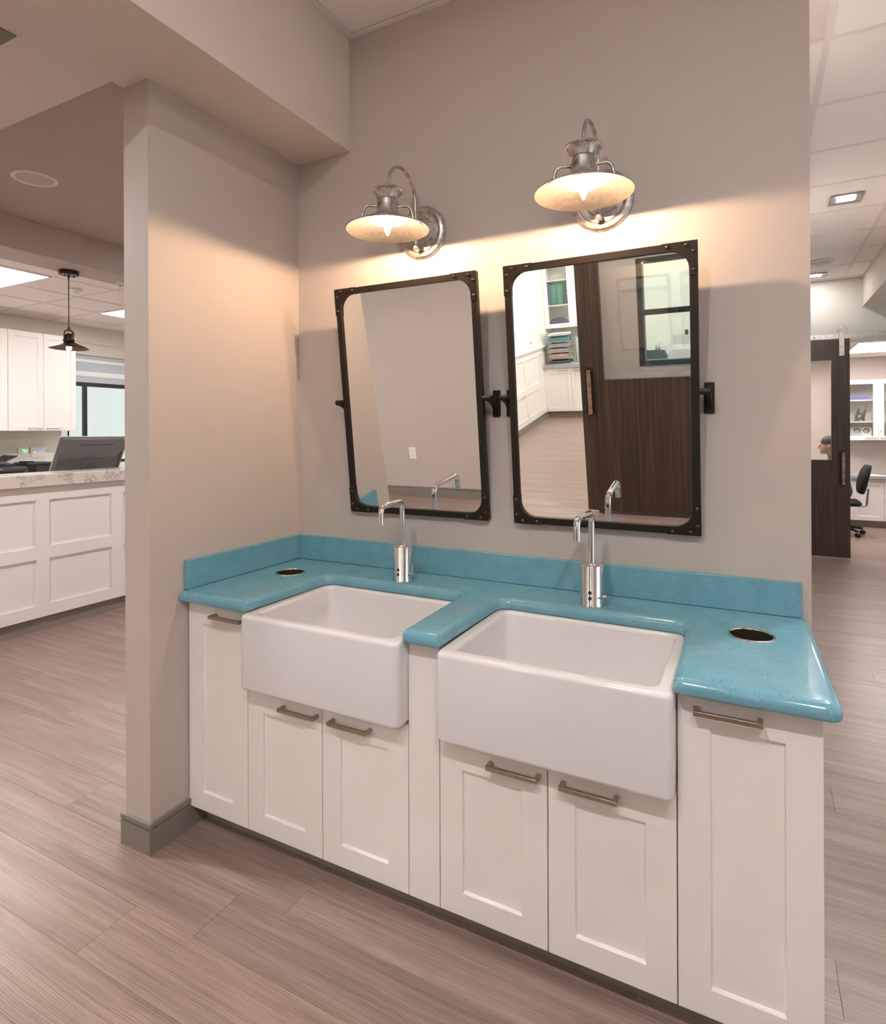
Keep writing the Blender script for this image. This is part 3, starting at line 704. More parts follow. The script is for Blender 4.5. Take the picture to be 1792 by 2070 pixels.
for x0, tilt, side, lb in ((.3083, .1216, 0, 'bronze-framed tilting mirror over the sink by the wing wall'), (1.0431, .1141, 1, 'bronze-framed tilting mirror over the sink nearer the counter end, reflecting a brown door')):
    t = mirror(x0, tilt, lb)
    for s, xe in ((-1, x0), (1, x0 + .6296)):
        b = thing('mirror_bracket', 'dark bronze pivot bracket ' + (('on the side of the first mirror facing the wing wall', 'on the inner side of the first mirror beside the gap'), ('on the inner side of the second mirror beside the gap', 'on the outer side of the second mirror'))[side][(s + 1) // 2], 'bracket', (xe + s * .0225, 0, 1.532), 'mirror pivot brackets')
        xc = xe + s * .0245; zp, yp = 1.5487, -.0837
        mk('wall_plate', loft(NB(), [[(xc + a, d, 1.532 + c) for a, c in rrect(-w_, w_, -h_, h_, .002, 3)] for w_, h_, d in ((.0150, .050, -.0004), (.0150, .050, -.006), (.0125, .0475, -.008))]), 'bronze', b, smooth=True, angle=30)
        bm = NB(); loft(bm, [[(xc + a * q, yy, zz + c * k) for a, c in rrect(-.008, .008, -.5, .5, .001, 2)] for yy, q, zz, k in ((-.006, .95, 1.530, .070), (-.020, .9, 1.533, .060), (-.045, .85, 1.545, .032), (-.0837 - .006, .85, zp, .018))])
        mk('arm', bm, 'bronze', b, smooth=True, angle=40)
        mk('pivot_pin', tube(NB(), [(xe + s * .0004, yp, zp), (xe + s * .006, yp, zp), (xe + s * .0062, yp, zp), (xe + s * .0335, yp, zp), (xe + s * .036, yp, zp)], .01, 18, rads=[.0085, .0085, .0105, .0105, .0075]), 'bronze', b, smooth=True)

# ------------------------------------------------------------------ gooseneck wall lamps
def sconce(x, label, sticker_deg, brace_deg):
    t = thing('wall_lamp', label, 'wall lamp', (x, 0, 2.224), 'galvanised gooseneck wall lamps', local=True)
    My = Matrix.Rotation(pi / 2, 4, 'X')           # lathe axis to -y
    mk('back_plate', lathe(NB(), [(0, .0005), (.104, .0005), (.106, .004), (.105, .009), (.098, .016), (.088, .0195), (.082, .018), (.078, .0135), (.0745, .0125), (.058, .0145), (.056, .0175), (.052, .0205), (.030, .0235), (0, .0245)], n=48, M=My), 'galvanised', t, smooth=True, angle=22)
    rim = Vector((0, -.262, 2.160 - 2.224)); zc_ = rim.z
    # rod on the plate: ball at the foot, up past a clamp and over in the arch to the cap
    yr = -.058
    pts = [Vector((0, yr, -.068)), Vector((0, yr, .02)), Vector((0, yr - .001, .045))]
    for k in range(1, 13):
        a = pi * k / 12; pts.append(Vector((0, (yr - .262) / 2 + (yr + .262) / 2 * cos(a), .085 + .113 * sin(a) ** .9)))
    pts += [Vector((0, -.262, .07))]
    mk('arm', tube(NB(), pts, .0062, 14), 'galvanised', t, smooth=True)
    mk('finial', sphere(NB(), (0, yr, -.072), .0108, 16, 10), 'galvanised', t, smooth=True)
    bm = NB(); tube(bm, [(0, -.022, .040), (0, yr + .004, .040)], .005, 12); sphere(bm, (0, yr, .040), .0092, 14, 8); mk('clamp', bm, 'galvanised', t, smooth=True)
    tube_b = NB(); tube(tube_b, [(0, -.013, -.072), (0, yr + .005, -.072)], .004, 12); mk('foot_pin', tube_b, 'galvanised', t, smooth=True)
    # cap (flared collar) and neck
    c = (0, -.262, 0)
    mk('cap', lathe(NB(), [(0, .088), (.030, .087), (.052, .083), (.0575, .0795), (.0585, .076), (.0560, .0735), (.0515, .0725), (.0405, .054), (.0385, .046), (.0355, .045), (0, .045)], c, 40), 'galvanised', t, smooth=True, angle=30)
    mk('neck', lathe(NB(), [(.0345, .046), (.0365, .030), (.0375, .012), (.0405, .003), (.0395, .0015), (.044, -.0035), (.043, -.005), (.0475, -.0095)], c, 40), 'galvanised', t, smooth=True, angle=40)
    prof = [(.0475, -.0095), (.058, -.0155), (.080, -.0265), (.110, -.0415), (.138, -.0545), (.1485, -.0600), (.1510, -.0615)]
    mk('shade', lathe(NB(), prof, c, 64), 'galvanised', t, smooth=True, angle=50)
    inn = [(.1510, -.0615), (.1516, -.0640), (.1495, -.0645), (.1380, -.0575)]
    sh = [(.110, -.0445), (.080, -.0295), (.0745, -.0285), (.072, -.0255), (.066, -.0245), (.0635, -.0195), (.058, -.0185), (.055, -.0135), (.0475, -.0125), (.036, .0), (.034, .030), (0, .031)]
    mk('reflector', lathe(NB(), inn + sh, c, 64), 'shade_inner', t, smooth=True, angle=28)
    for s in (-1, 1):
        bd = Matrix.Translation((0, -.262, 0)) @ Matrix.Rotation(radians(brace_deg), 4, 'Z')
        pts = [bd @ p_ for p_ in fillet([(s * .0365, 0, .022), (s * .082, 0, .026), (s * .096, 0, -.032)], .030, 6)]
        b_ = mk('side_brace', tube(NB(), pts, .0052, 12), 'galvanised', t, smooth=True)
        mk('washer', lathe(NB(), [(.0, .0), (.0085, 0), (.008, .003), (0, .003)], (0, 0, 0), 16, bd @ Matrix.Translation((s * .0370, 0, .022)) @ Matrix.Rotation(s * pi / 2, 4, 'Y')), 'galvanised', b_, smooth=True)
        mk('screw', sphere(NB(), bd @ Vector((s * .106, 0, -.0372)), .0042, 10, 6), 'galvanised', b_, smooth=True)
    mk('socket', lathe(NB(), [(0, .030), (.013, .030), (.013, -.008), (0, -.008)], c, 20), 'white_plastic', t, smooth=True)
    mk('bulb', lathe(NB(), [(0, -.0855), (.003, -.084), (.0065, -.078), (.0125, -.062), (.0165, -.045), (.0170, -.034), (.0145, -.020), (.011, -.0085), (0, -.0085)], c, 24), 'bulb_glass', t, smooth=True)
    mk('filament', lathe(NB(), [(0, -.0725), (.0055, -.069), (.0055, -.053), (0, -.0495)], c, 8), 'bulb_glow', t)
    a = radians(sticker_deg); q = .116
    Mx = Matrix.Translation((q * cos(a), -.262 + q * sin(a), -.0492)) @ Matrix.Rotation(a, 4, 'Z') @ Matrix.Rotation(radians(27), 4, 'Y')
    mk('sticker', box(NB(), -.012, .012, -.016, .016, -.0006, .0002, Mx), 'paper', t)
sconce(.644, 'galvanised gooseneck wall lamp nearer the dropped soffit', 12, 30)
sconce(1.359, 'galvanised gooseneck wall lamp above the brown-reflecting mirror', 232, 12)

# ------------------------------------------------------------------ reception office
PX = lambda u, v, d: (-d, u, v)                   # plane facing +x: u along y, d measured towards -x
XD = -2.74
t = thing('reception_desk', 'white panelled reception desk with a speckled quartz transaction top', 'desk', (-2.9, .40, 0))
Y0, Y1 = -.78, 1.60
bm = NB(); ys = [.451 + .57 * k for k in (-2, -1, 0, 1)]
for z0, z1 in ((.100, .188), (.517, .607), (.943, 1.044)): box(bm, XD - .014, XD, Y0, Y1, z0, z1)
edges = [Y0] + [e for y in ys for e in (y, y + .48)] + [Y1]
for a, b_ in zip(edges[::2], edges[1::2]):
    if b_ - a > .002:
        for z0, z1 in ((.188, .517), (.607, .943)): box(bm, XD - .014, XD, a, b_, z0, z1)
mk('front_frame', bm, 'cabinet_white', t)
for y in ys:
    for z0, z1 in ((.188, .517), (.607, .943)): mk('panel', BX(XD - .030, XD - .0145, y - .02, min(y + .50, Y1), z0 - .02, z1 + .02), 'cabinet_white', t)
mk('toe_kick', BX(XD - .06, XD - .028, Y0 + .01, Y1 - .01, 0, .099), 'trim_grey', t)
mk('carcass', BX(XD - .20, XD - .0305, Y0 + .001, Y1 - .001, .10, 1.044), 'cabinet_white', t)
mk('quartz_top', BX(XD - .30, XD + .04, Y0 - .03, Y1 + .03, 1.045, 1.130), 'quartz', t, bevel=.003)
mk('work_surface', BX(-3.72, XD - .2005, Y0, Y1, .735, .765), 'white_trim', t)
for yy in (Y0 + .02, .40, Y1 - .04): mk('support_panel', BX(-3.68, XD - .2005, yy, yy + .02, 0, .735), 'cabinet_white', t)

# all-in-one monitor, its back towards the camera, top leaning out over the counter
mon = thing('monitor', 'grey desktop monitor seen from the back on the reception desk', 'monitor', (-3.25, 1.010, .766), local=True)
th = radians(28); Mt = Matrix.Translation((.05, 0, .355)) @ Matrix.Rotation(th, 4, 'Y')
def put(bm): bmesh.ops.transform(bm, matrix=Mt, verts=bm.verts); return bm
W2, H2 = .285, .300
prof = rrect(-W2, W2, -H2, H2, .012, 4)
mk('casing', put(loft(NB(), [[(d, a * s, c * s2) for a, c in prof] for d, s, s2 in ((-.022, 1, 1), (-.004, 1, 1), (.012, .985, .985), (.016, .96, .96))])), 'grey_plastic', mon, smooth=True, angle=50)
mk('edge_band', put(loft(NB(), [[(d, a * s, c * s) for a, c in prof] for d, s in ((-.030, .998), (-.030, 1.004), (-.021, 1.004), (-.021, .99))])), 'silver_plastic', mon)
mk('screen', put(box(NB(), -.0315, -.0302, -W2 + .02, W2 - .02, -H2 + .02, H2 - .02)), 'black_plastic', mon)
mk('vent_slot', put(box(NB(), .0155, .0166, -.125, .165, H2 - .062, H2 - .056)), 'black_plastic', mon)
bm = NB(); a0, a1, c0, c1, k = -.070, .110, -.135, .115, .0018
for q in ((a0, a1, c1, c1 + k), (a0, a0 + k, c0, c1), (a1, a1 + k, c0, c1 + k)): box(bm, .0155, .0165, *q)
mk('hatch_seam', put(bm), 'black_plastic', mon)
bm = NB()
for q in ((-.275, -.255, .12, .1216), (-.2566, -.255, -.02, .12)): box(bm, .0135, .0165, *q)
mk('side_seam', put(bm), 'black_plastic', mon)
lg = mk('logo_ring', put(lathe(NB(), [(.029, 0), (.032, 0), (.032, .0012), (.029, .0012)], (.0158, .020, .035), 32, Matrix.Rotation(pi / 2, 4, 'Y'), closed=True)), 'black_plastic', mon, smooth=True)
text('lettering', 'DELL', .020, Mt @ Matrix.Translation((.0166, .020, .035)) @ Matrix(((0, 0, 1, 0), (1, 0, 0, 0), (0, 1, 0, 0), (0, 0, 0, 1))), 'black_plastic', lg)
mk('stand_arm', loft(NB(), [[(x + a, b_, z) for a, b_ in rrect(-.02, .02, -.05, .05, .008, 3)] for x, z in ((.02, .012), (.035, .14), (.062, .30))]), 'black_plastic', mon, smooth=True)
mk('stand_foot', prism(NB(), rrect(-.10, .12, -.13, .13, .03, 5), 0, .014), 'black_plastic', mon, bevel=.003)
mk('power_light', put(sphere(NB(), (.018, -.062, -.055), .0035, 8, 6)), 'led_green', mon)
tag(mk('cable', tube(NB(), fillet([(-3.04, 1.30, 1.36), (-3.10, 1.27, 1.30), (-3.13, 1.24, 1.15), (-3.15, 1.23, .90), (-3.16, 1.22, .767)], .05, 5), .004, 8), 'black_plastic', base=True), 'thin black cable hanging behind the grey monitor', 'cable')

# back counter with the machines
t = thing('back_counter', 'white counter along the office back wall under the wall cabinets', 'counter', (-5.7, 1.0, 0))
mk('counter_slab', BX(XL + .001, -5.36, -.6, 3.9, .855, .890), 'white_trim', t, bevel=.003)
mk('carcass', BX(XL + .001, -5.40, -.6, 3.9, .10, .8545), 'cabinet_white', t)
mk('toe_kick', BX(XL + .03, -5.46, -.59, 3.89, 0, .0995), 'trim_grey', t)
mk('splash_panel', BX(XL + .0005, XL + .012, -.6, 2.42, .8905, 1.183), 'white_trim', t)
pr = thing('printer', 'dark grey office printer with raised paper tray behind the desk', 'printer', (-5.60, 1.46, .891))
mk('body', loft(NB(), [[(-5.60 + a, 1.46 + b_, z) for a, b_ in rrect(-h, h, -k, k, .02, 3)] for h, k, z in ((.20, .255, .891), (.205, .26, .91), (.205, .26, 1.03), (.195, .25, 1.055))]), 'dark_plastic', pr, smooth=True, angle=30)
mk('scanner_lid', loft(NB(), [[(-5.62 + a, 1.40 + b_, z) for a, b_ in rrect(-h, h, -k, k, .02, 3)] for h, k, z in ((.17, .19, 1.0555), (.172, .192, 1.085), (.14, .12, 1.115), (.12, .09, 1.12))]), 'dark_plastic', pr, smooth=True, angle=30)
mk('output_slot', BX(-5.396, -5.392, 1.27, 1.66, .985, 1.012), 'black_plastic', pr)
mk('front_slot', BX(-5.448, -5.445, 1.38, 1.50, 1.078, 1.09), 'black_plastic', pr)
Mx = Matrix.Translation((-5.66, 1.585, 1.10)) @ Matrix.Rotation(radians(-35), 4, 'X')
mk('paper_tray', box(NB(), -.12, .12, -.02, .16, -.006, .006, Matrix.Translation((-5.66, 1.53, 1.105)) @ Matrix.Rotation(radians(24), 4, 'X')), 'black_plastic', pr, bevel=.003)
mk('paper_guide', box(NB(), -.11, -.10, 0, .15, .0, .02, Matrix.Translation((-5.66, 1.53, 1.105)) @ Matrix.Rotation(radians(24), 4, 'X')), 'dark_plastic', pr)
mk('button_row', BX(-5.3945, -5.391, 1.24, 1.30, 1.03, 1.036), 'white_plastic', pr)
mk('badge', BX(-5.3945, -5.391, 1.40, 1.45, 1.03, 1.037), 'silver_plastic', pr)
pr = thing('label_printer', 'low black printer between the big printer and the monitor', 'printer', (-5.62, 1.88, .891))
mk('body', loft(NB(), [[(-5.62 + a, 1.89 + b_, z) for a, b_ in rrect(-h, h, -k, k, .015, 3)] for h, k, z in ((.15, .15, .891), (.155, .155, .90), (.155, .155, 1.075), (.14, .14, 1.09))]), 'black_plastic', pr, smooth=True, angle=30)
mk('lid_knob', prism(NB(), rrect(-5.66, -5.52, 1.75, 1.84, .01, 3), 1.0905, 1.105), 'black_plastic', pr)
mk('front_panel', BX(-5.4645, -5.460, 1.83, 1.98, .93, 1.05), 'dark_plastic', pr)

# wall units on the office wall
k_ = thing('wall_keypad', 'white wall keypad with green lights above the office printer', 'keypad', (XL, 1.974, 1.20))
mk('housing', BX(XL + .0125, XL + .022, 1.918, 2.030, 1.153, 1.252), 'white_plastic', k_, bevel=.003)
for a, c, h in ((1.966, 1.218, .010), (1.984, 1.196, .026), (2.012, 1.205, .018)): mk('indicator', BX(XL + .0215, XL + .0235, a, a + .009, c, c + h), 'led_green', k_)
for i in range(4): mk('key_mark', BX(XL + .0215, XL + .023, 1.935, 1.942, 1.168 + i * .017, 1.175 + i * .017), 'grey_plastic', k_)
k_ = thing('thermostat', 'white thermostat with small blue display next to the keypad', 'thermostat', (XL, 2.14, 1.19))
mk('housing', BX(XL + .0125, XL + .030, 2.060, 2.221, 1.130, 1.257), 'white_plastic', k_, bevel=.004)
mk('display', BX(XL + .0295, XL + .0315, 2.135, 2.195, 1.218, 1.245), 'lcd_blue', k_)
mk('status_light', BX(XL + .0295, XL + .0315, 2.093, 2.101, 1.188, 1.196), 'led_yellow', k_)
mk('lower_lip', BX(XL + .0295, XL + .036, 2.075, 2.205, 1.131, 1.142), 'white_plastic', k_, bevel=.003)
def wall_cabinet(y0, y1, label):
    x0, x1, z0, z1 = XL + .001, -5.70, 1.453, 2.610; ym = (y0 + y1) / 2
    t = thing('wall_cabinet', label, 'cabinet', ((x0 + x1) / 2, ym, z0), 'white office wall cabinets')
    mk('body', BX(x0, x1, y0 + .001, y1 - .001, z0, z1), 'cabinet_white', t)
    for a, b_, hy in ((y0, ym, ym - .175), (ym, y1, ym + .03)):
        d = mk('door', shaker(NB(), a + .002, b_ - .002, z0, z1, .062, .062, .060, 5.68, 5.6995, .009, PX), 'cabinet_white', t)
        bar_pull('handle', hy, hy + .145, z0 + .028, 5.68, d, axis='y', s=.004, proj=.03)
wall_cabinet(1.652, 2.420, 'white two-door wall cabinet next to the office window')
wall_cabinet(.882, 1.650, 'white wall cabinet cut off by the left photo edge')
# window beyond the cabinets
wn = struct(mk('window_1', BX(XL - .10, XL - .001, 2.5005, 2.535, 1.021, 2.459), 'window_frame'))
for nm, a in (('jamb', (3.915, 3.9495, 1.021, 2.459)), ('rail', (2.535, 3.915, 2.046, 2.098)), ('mullion', (2.752, 2.790, 1.06, 2.046)), ('mullion', (3.50, 3.535, 1.06, 2.046)), ('bottom_rail', (2.535, 3.915, 1.021, 1.06))):
    mk(nm, BX(XL - .085, XL - .03, *a), 'window_frame', wn)
for a, b_ in ((2.535, 2.752), (2.790, 3.50), (3.535, 3.915)): mk('pane', BX(XL - .060, XL - .055, a, b_, 1.06, 2.046), 'film_glass', wn)
for a, b_, m_ in ((2.405, 2.459, 'blind'), (2.365, 2.405, 'blind_white'), (2.245, 2.365, 'blind'), (2.180, 2.245, 'blind_white'), (2.098, 2.180, 'blind')):
    mk('blind_band', BX(XL - .06 + (.012 if m_ == 'blind_white' else 0), XL - .035 + (.012 if m_ == 'blind_white' else 0), 2.535, 3.915, a + .001, b_ - .001), m_, wn)
struct(mk('trim_2', BX(XL + .0005, XL + .018, 2.421, 4.2, 2.612, 2.640), 'wall_light'))
struct(mk('trim_3', BX(XL + .0005, XL + .02, 2.42, 2.50, 1.0, 2.46), 'white_trim'))
# pendant lamp under the header
xp, yp_ = -2.70, .572
t = thing('pendant_lamp', 'dark bronze pendant lamp glowing over the reception desk', 'pendant lamp', (xp, yp_, HB))
mk('canopy', lathe(NB(), [(0, 0), (.066, 0), (.0675, -.004), (.0675, -.026), (.062, -.032), (0, -.033)], (xp, yp_, HB), 36), 'pendant_dark', t, smooth=True, angle=35)
for s in (-1, 1): mk('canopy_screw', lathe(NB(), [(.0045, 0), (.0045, -.008), (.002, -.012), (0, -.012)], (xp + .01, yp_ + s * .032, HB - .033), 10), 'pendant_dark', t, smooth=True)
mk('cord', tube(NB(), [(xp, yp_, HB - .033), (xp, yp_, HB - .06), (xp, yp_, HB - .0601), (xp, yp_, 2.215), (xp, yp_, 2.2149), (xp, yp_, 2.185)], .004, 12, rads=[.0085, .006, .0035, .0035, .006, .010]), 'pendant_dark', t, smooth=True)
bm = NB(); tube(bm, fillet([(xp, yp_ - .034, 2.125), (xp, yp_ - .034, 2.180), (xp, yp_, 2.200), (xp, yp_ + .034, 2.180), (xp, yp_ + .034, 2.125)], .03, 5), .0055, 10)
mk('yoke', bm, 'pendant_dark', t, smooth=True)
mk('socket', lathe(NB(), [(0, 2.168), (.022, 2.165), (.030, 2.155), (.033, 2.125), (.040, 2.122), (.040, 2.112), (.036, 2.105), (0, 2.104)], (xp, yp_, 0), 28), 'pendant_dark', t, smooth=True, angle=35)
mk('shade', lathe(NB(), [(.034, 2.106), (.048, 2.098), (.085, 2.080), (.120, 2.064), (.1285, 2.058), (.1285, 2.054), (.124, 2.056), (.084, 2.074), (.046, 2.093), (.032, 2.101)], (xp, yp_, 0), 48, closed=True), 'pendant_dark', t, smooth=True, angle=50)
mk('bulb', lathe(NB(), [(0, 2.036), (.010, 2.040), (.0165, 2.052), (.017, 2.062), (.012, 2.080), (.009, 2.100), (0, 2.100)], (xp, yp_, 0), 20), 'pendant_glow', t, smooth=True)
# detector and sprinkler
t = thing('smoke_detector', 'white round smoke detector on the office ceiling behind the pendant cord', 'smoke detector', (-4.13, 1.47, HH))
mk('base', lathe(NB(), [(0, 0), (.072, 0), (.072, -.010), (.066, -.018), (0, -.018)], (-4.13, 1.47, HH), 32), 'white_plastic', t, smooth=True, angle=35)
mk('sensor_cap', lathe(NB(), [(.045, -.018), (.040, -.034), (.026, -.042), (0, -.043)], (-4.13, 1.47, HH), 28), 'white_plastic', t, smooth=True)
t = thing('sprinkler', 'small ceiling sprinkler under the header right of the pendant', 'sprinkler', (-2.70, .98, HB))
mk('escutcheon', lathe(NB(), [(0, 0), (.034, 0), (.030, -.006), (0, -.008)], (-2.70, .98, HB), 24), 'white_plastic', t, smooth=True)
bm = NB(); tube(bm, [(-2.70, .98, HB - .008), (-2.70, .98, HB - .030)], .006, 10); lathe(bm, [(0, -.030), (.016, -.031), (.016, -.033), (0, -.033)], (-2.70, .98, HB), 16)
mk('nozzle', bm, 'steel', t, smooth=True)

# ------------------------------------------------------------------ corridor sliding door and the room behind it
YD = 5.80
def sliding_door(name, label, x0, x1, z0, z1, gx0, gx1, gz0, gz1, yf, yb, front):
    """front = -1: face looks to -y, +1: face looks to +y"""
    t = thing(name, label, 'door', ((x0 + x1) / 2, (yf + yb) / 2, z0), 'dark wood sliding doors')
    bm = NB(); a, b_ = sorted((yf, yb))
    for q in ((x0, gx0, z0, z1), (gx1, x1, z0, z1), (gx0, gx1, z0, gz0), (gx0, gx1, gz1, z1)): box(bm, q[0], q[1], a, b_, q[2], q[3])
    bmesh.ops.remove_doubles(bm, verts=bm.verts, dist=1e-5)
    mk('leaf', bm, 'dark_laminate', t)
    bm = NB(); k = .009
    for q in ((gx0, gx1, gz0, gz0 + k), (gx0, gx1, gz1 - k, gz1), (gx0, gx0 + k, gz0 + k, gz1 - k), (gx1 - k, gx1, gz0 + k, gz1 - k)): box(bm, q[0], q[1], a - .002, b_ + .002, q[2], q[3])
    mk('glazing_bead', bm, 'dark_laminate', t)
    mk('glass', BX(gx0 + k, gx1 - k, (a + b_) / 2 - .003, (a + b_) / 2 + .003, gz0 + k, gz1 - k), 'door_glass', t)
    return t
def strap(x, z0, z1, yf, parent, front):
    s = front; bm = NB(); a, b_ = sorted((yf + s * .001, yf + s * .009)); box(bm, x - .025, x + .025, a, b_, z0, z1)
    h = mk('hanger_strap', bm, 'steel_rail', parent, bevel=.0015)
    for z in (z0 + .03, z0 + .10, z1 - .05):
        mk('bolt', lathe(NB(), [(.009, 0), (.009, .004), (.006, .007), (0, .007)], (x, yf + s * .009, z), 12, Matrix.Rotation(s * -pi / 2, 4, 'X')), 'steel_rail', h, smooth=True)
    return h
def pull(x0, x1, z0, z1, yf, parent, front, wood_m='wood_handle'):
    s = front; bm = NB(); a, b_ = sorted((yf + s * .0008, yf + s * .004)); box(bm, x0, x1, a, b_, z0, z1)
    h = mk('handle_plate', bm, 'bronze', parent, bevel=.001); xm = x0 * .45 + x1 * .55
    bm = NB(); a, b_ = sorted((yf + s * .034, yf + s * .050)); box(bm, xm - .016, xm + .016, a, b_, z0 + .02, z1 - .02)
    mk('grip', bm, wood_m, h, bevel=.002)
    for z in (z0 + .035, z1 - .035):
        bm = NB(); a, b_ = sorted((yf + s * .0042, yf + s * .0338)); box(bm, xm - .009, xm + .009, a, b_, z - .012, z + .012); mk('post', bm, 'steel_rail', h)
    for xx in (x0 + .010, x1 - .010):
        for z in (z0 + .010, z1 - .010): mk('screw', lathe(NB(), [(.005, 0), (.004, .0025), (0, .003)], (xx, yf + s * .004, z), 10, Matrix.Rotation(s * -pi / 2, 4, 'X')), 'steel', h, smooth=True)
t = sliding_door('sliding_door', 'dark wood sliding door with tall glass at the corridor end', 1.99, 2.769, .014, 2.433, 2.115, 2.606, 1.084, 2.213, YD, YD + .045, -1)
strap(2.695, 2.247, 2.584, YD, t, -1); strap(2.07, 2.247, 2.584, YD, t, -1)
pull(2.664, 2.735, .802, 1.200, YD, t, -1)
for xx in (2.695, 2.07): mk('roller', lathe(NB(), [(0, -.012), (.038, -.012), (.040, -.008), (.034, 0), (.040, .008), (.038, .012), (0, .012)], (xx + .012, YD + .018, 2.536), 28, Matrix.Rotation(pi / 2, 4, 'X')), 'steel_rail', t, smooth=True, angle=30)
t = thing('door_rail', 'flat steel rail carrying the corridor sliding door', 'rail', (2.9, YD + .02, 2.47))
mk('track', BX(1.99, 3.95, YD + .014, YD + .022, 2.4425, 2.4945), 'steel_rail', t)
for xx in (2.44, 3.075, 3.70):
    mk('rail_bolt', lathe(NB(), [(.013, 0), (.013, .005), (.008, .009), (0, .009)], (xx, YD + .014, 2.472), 14, Matrix.Rotation(pi / 2, 4, 'X')), 'steel_rail', t, smooth=True)
    mk('standoff', tube(NB(), [(xx, YD + .0225, 2.472), (xx, YF - .0005, 2.472)], .012, 12), 'steel_rail', t, smooth=True)

# glass-front wall cabinet
def glass_cabinet(x0, xm, x1, z0, z1, yf, yb, shelves, face, label, hands, group):
    """pair of framed glass doors; face=-1 looks to -y, +1 to +y"""
    t = thing('glass_cabinet', label, 'cabinet', ((x0 + x1) / 2, yb, z0), group); s = face; th = .018
    B_ = lambda bm, a, b_, d0, d1, c0, c1: box(bm, a, b_, *sorted((yf - s * d0, yf - s * d1)), c0, c1)
    dep = abs(yb - yf) - .0008; bm = NB()
    for q in ((x0, x0 + th, z0, z1), (x1 - th, x1, z0, z1), (x0 + th, x1 - th, z0, z0 + th), (x0 + th, x1 - th, z1 - th, z1)): B_(bm, q[0], q[1], .0205, dep, q[2], q[3])
    B_(bm, x0 + th, x1 - th, dep - .01, dep, z0 + th, z1 - th); mk('body', bm, 'cabinet_white', t)
    for z in shelves: bm = NB(); B_(bm, x0 + th + .001, x1 - th - .001, .03, dep - .011, z - .010, z + .010); mk('shelf', bm, 'cabinet_white', t)
    for (a, b_), (h0, h1) in zip(((x0, xm), (xm, x1)), hands):
        bm = NB(); a += .0015; b_ -= .0015; st = .065
        for q in ((a, a + st, z0, z1), (b_ - st, b_, z0, z1), (a + st, b_ - st, z0, z0 + st), (a + st, b_ - st, z1 - st, z1)): B_(bm, q[0], q[1], 0, .02, q[2], q[3])
        d = mk('door', bm, 'cabinet_white', t)
        bm = NB(); B_(bm, a + st - .004, b_ - st + .004, .008, .012, z0 + st - .004, z1 - st + .004); mk('pane', bm, 'cabinet_glass', d)
        bm = NB(); zz = z0 + .030
        for q in ((h0, h1, -.03, -.022, zz - .004, zz + .004), (h0, h0 + .008, -.022, 0, zz - .004, zz + .004), (h1 - .008, h1, -.022, 0, zz - .004, zz + .004)): B_(bm, *q)
        mk('handle', bm, 'nickel', d)
    kx = xm - s * 0 + .028 * (1 if face < 0 else -1)
    mk('lock', lathe(NB(), [(.009, 0), (.008, .003), (0, .003)], (kx, yf + s * .0, z0 + .125), 14, Matrix.Rotation(s * -pi / 2, 4, 'X')), 'nickel', t, smooth=True)
    return t
glass_cabinet(3.000, 3.483, 3.966, 1.272, 2.180, 8.795, 9.1, (1.547, 1.872), -1, 'white glass-door cabinet holding a figurine, behind the corridor door', [(3.325, 3.465), (3.505, 3.645)], 'glass-front wall cabinets')
tag(mk('boxed_set', BX(3.10, 3.385, 8.86, 9.02, 1.883, 1.936), 'purple', base=True), 'flat purple and blue box on the top cabinet shelf', 'box')
bx_ = bpy.data.objects[[o.name for o in bpy.data.objects if o.name.startswith('boxed_set')][-1]]
bm = NB()
for i in range(5): box(bm, 3.115 + i * .055, 3.145 + i * .055, 8.8592, 8.8598, 1.893 + (i % 2) * .012, 1.915 + (i % 2) * .008)
mk('print_blocks', bm, 'blue_print', bx_)
# bronze figurine: a standing figure bending over a seated one, with a long thin rod
t = thing('figurine', 'green bronze figurine of two figures on the middle cabinet shelf', 'figurine', (3.27, 8.95, 1.558), local=True)
def capsules(bm, L, n=10):
    for a, b_, r0, r1 in L:
        a, b_ = Vector(a), Vector(b_); d = (b_ - a).normalized() if (b_ - a).length > 1e-6 else Vector((0, 0, 1))
        pts, rd = [], []
        for k in range(4): q = -pi / 2 + pi / 2 * k / 4 + .12; pts.append(a + d * r0 * sin(q)); rd.append(r0 * cos(q))
        pts.append(a); rd.append(r0); pts.append(b_); rd.append(r1)
        for k in range(1, 5): q = pi / 2 * k / 4 - .12; pts.append(b_ + d * r1 * sin(q)); rd.append(r1 * cos(q))
        tube(bm, pts, 1, n, True, rd)
    return bm
F1 = [((-.05, 0, .012), (-.045, 0, .065), .011, .013), ((-.02, 0, .012), (-.035, 0, .07), .011, .013), ((-.04, 0, .075), (-.025, 0, .135), .020, .022), ((-.02, 0, .14), (.03, -.01, .115), .010, .007), ((-.03, 0, .135), (.012, .012, .10), .010, .007), ((-.018, 0, .158), (-.016, 0, .172), .008, .014), ((-.016, 0, .172), (-.012, 0, .178), .014, .012)]
F2 = [((.02, 0, .05), (.06, 0, .13), .020, .022), ((.02, 0, .05), (-.005, 0, .045), .015, .012), ((-.005, 0, .045), (-.01, 0, .008), .012, .009), ((.06, 0, .13), (.025, -.015, .08), .009, .007), ((.068, 0, .148), (.072, 0, .162), .008, .013), ((.02, 0, .04), (.055, 0, .01), .012, .012), ((.06, 0, .12), (.05, 0, .01), .01, .01)]
f = mk('figure', capsules(NB(), F1), 'verdigris', t, smooth=True); md = f.modifiers.new('fuse', 'REMESH'); md.mode = 'VOXEL'; md.voxel_size = .0035
f = mk('figure', capsules(NB(), F2), 'verdigris', t, smooth=True); md = f.modifiers.new('fuse', 'REMESH'); md.mode = 'VOXEL'; md.voxel_size = .0035
mk('plinth', prism(NB(), rrect(-.07, .07, -.035, .035, .01, 3), 0, .008), 'verdigris', t)
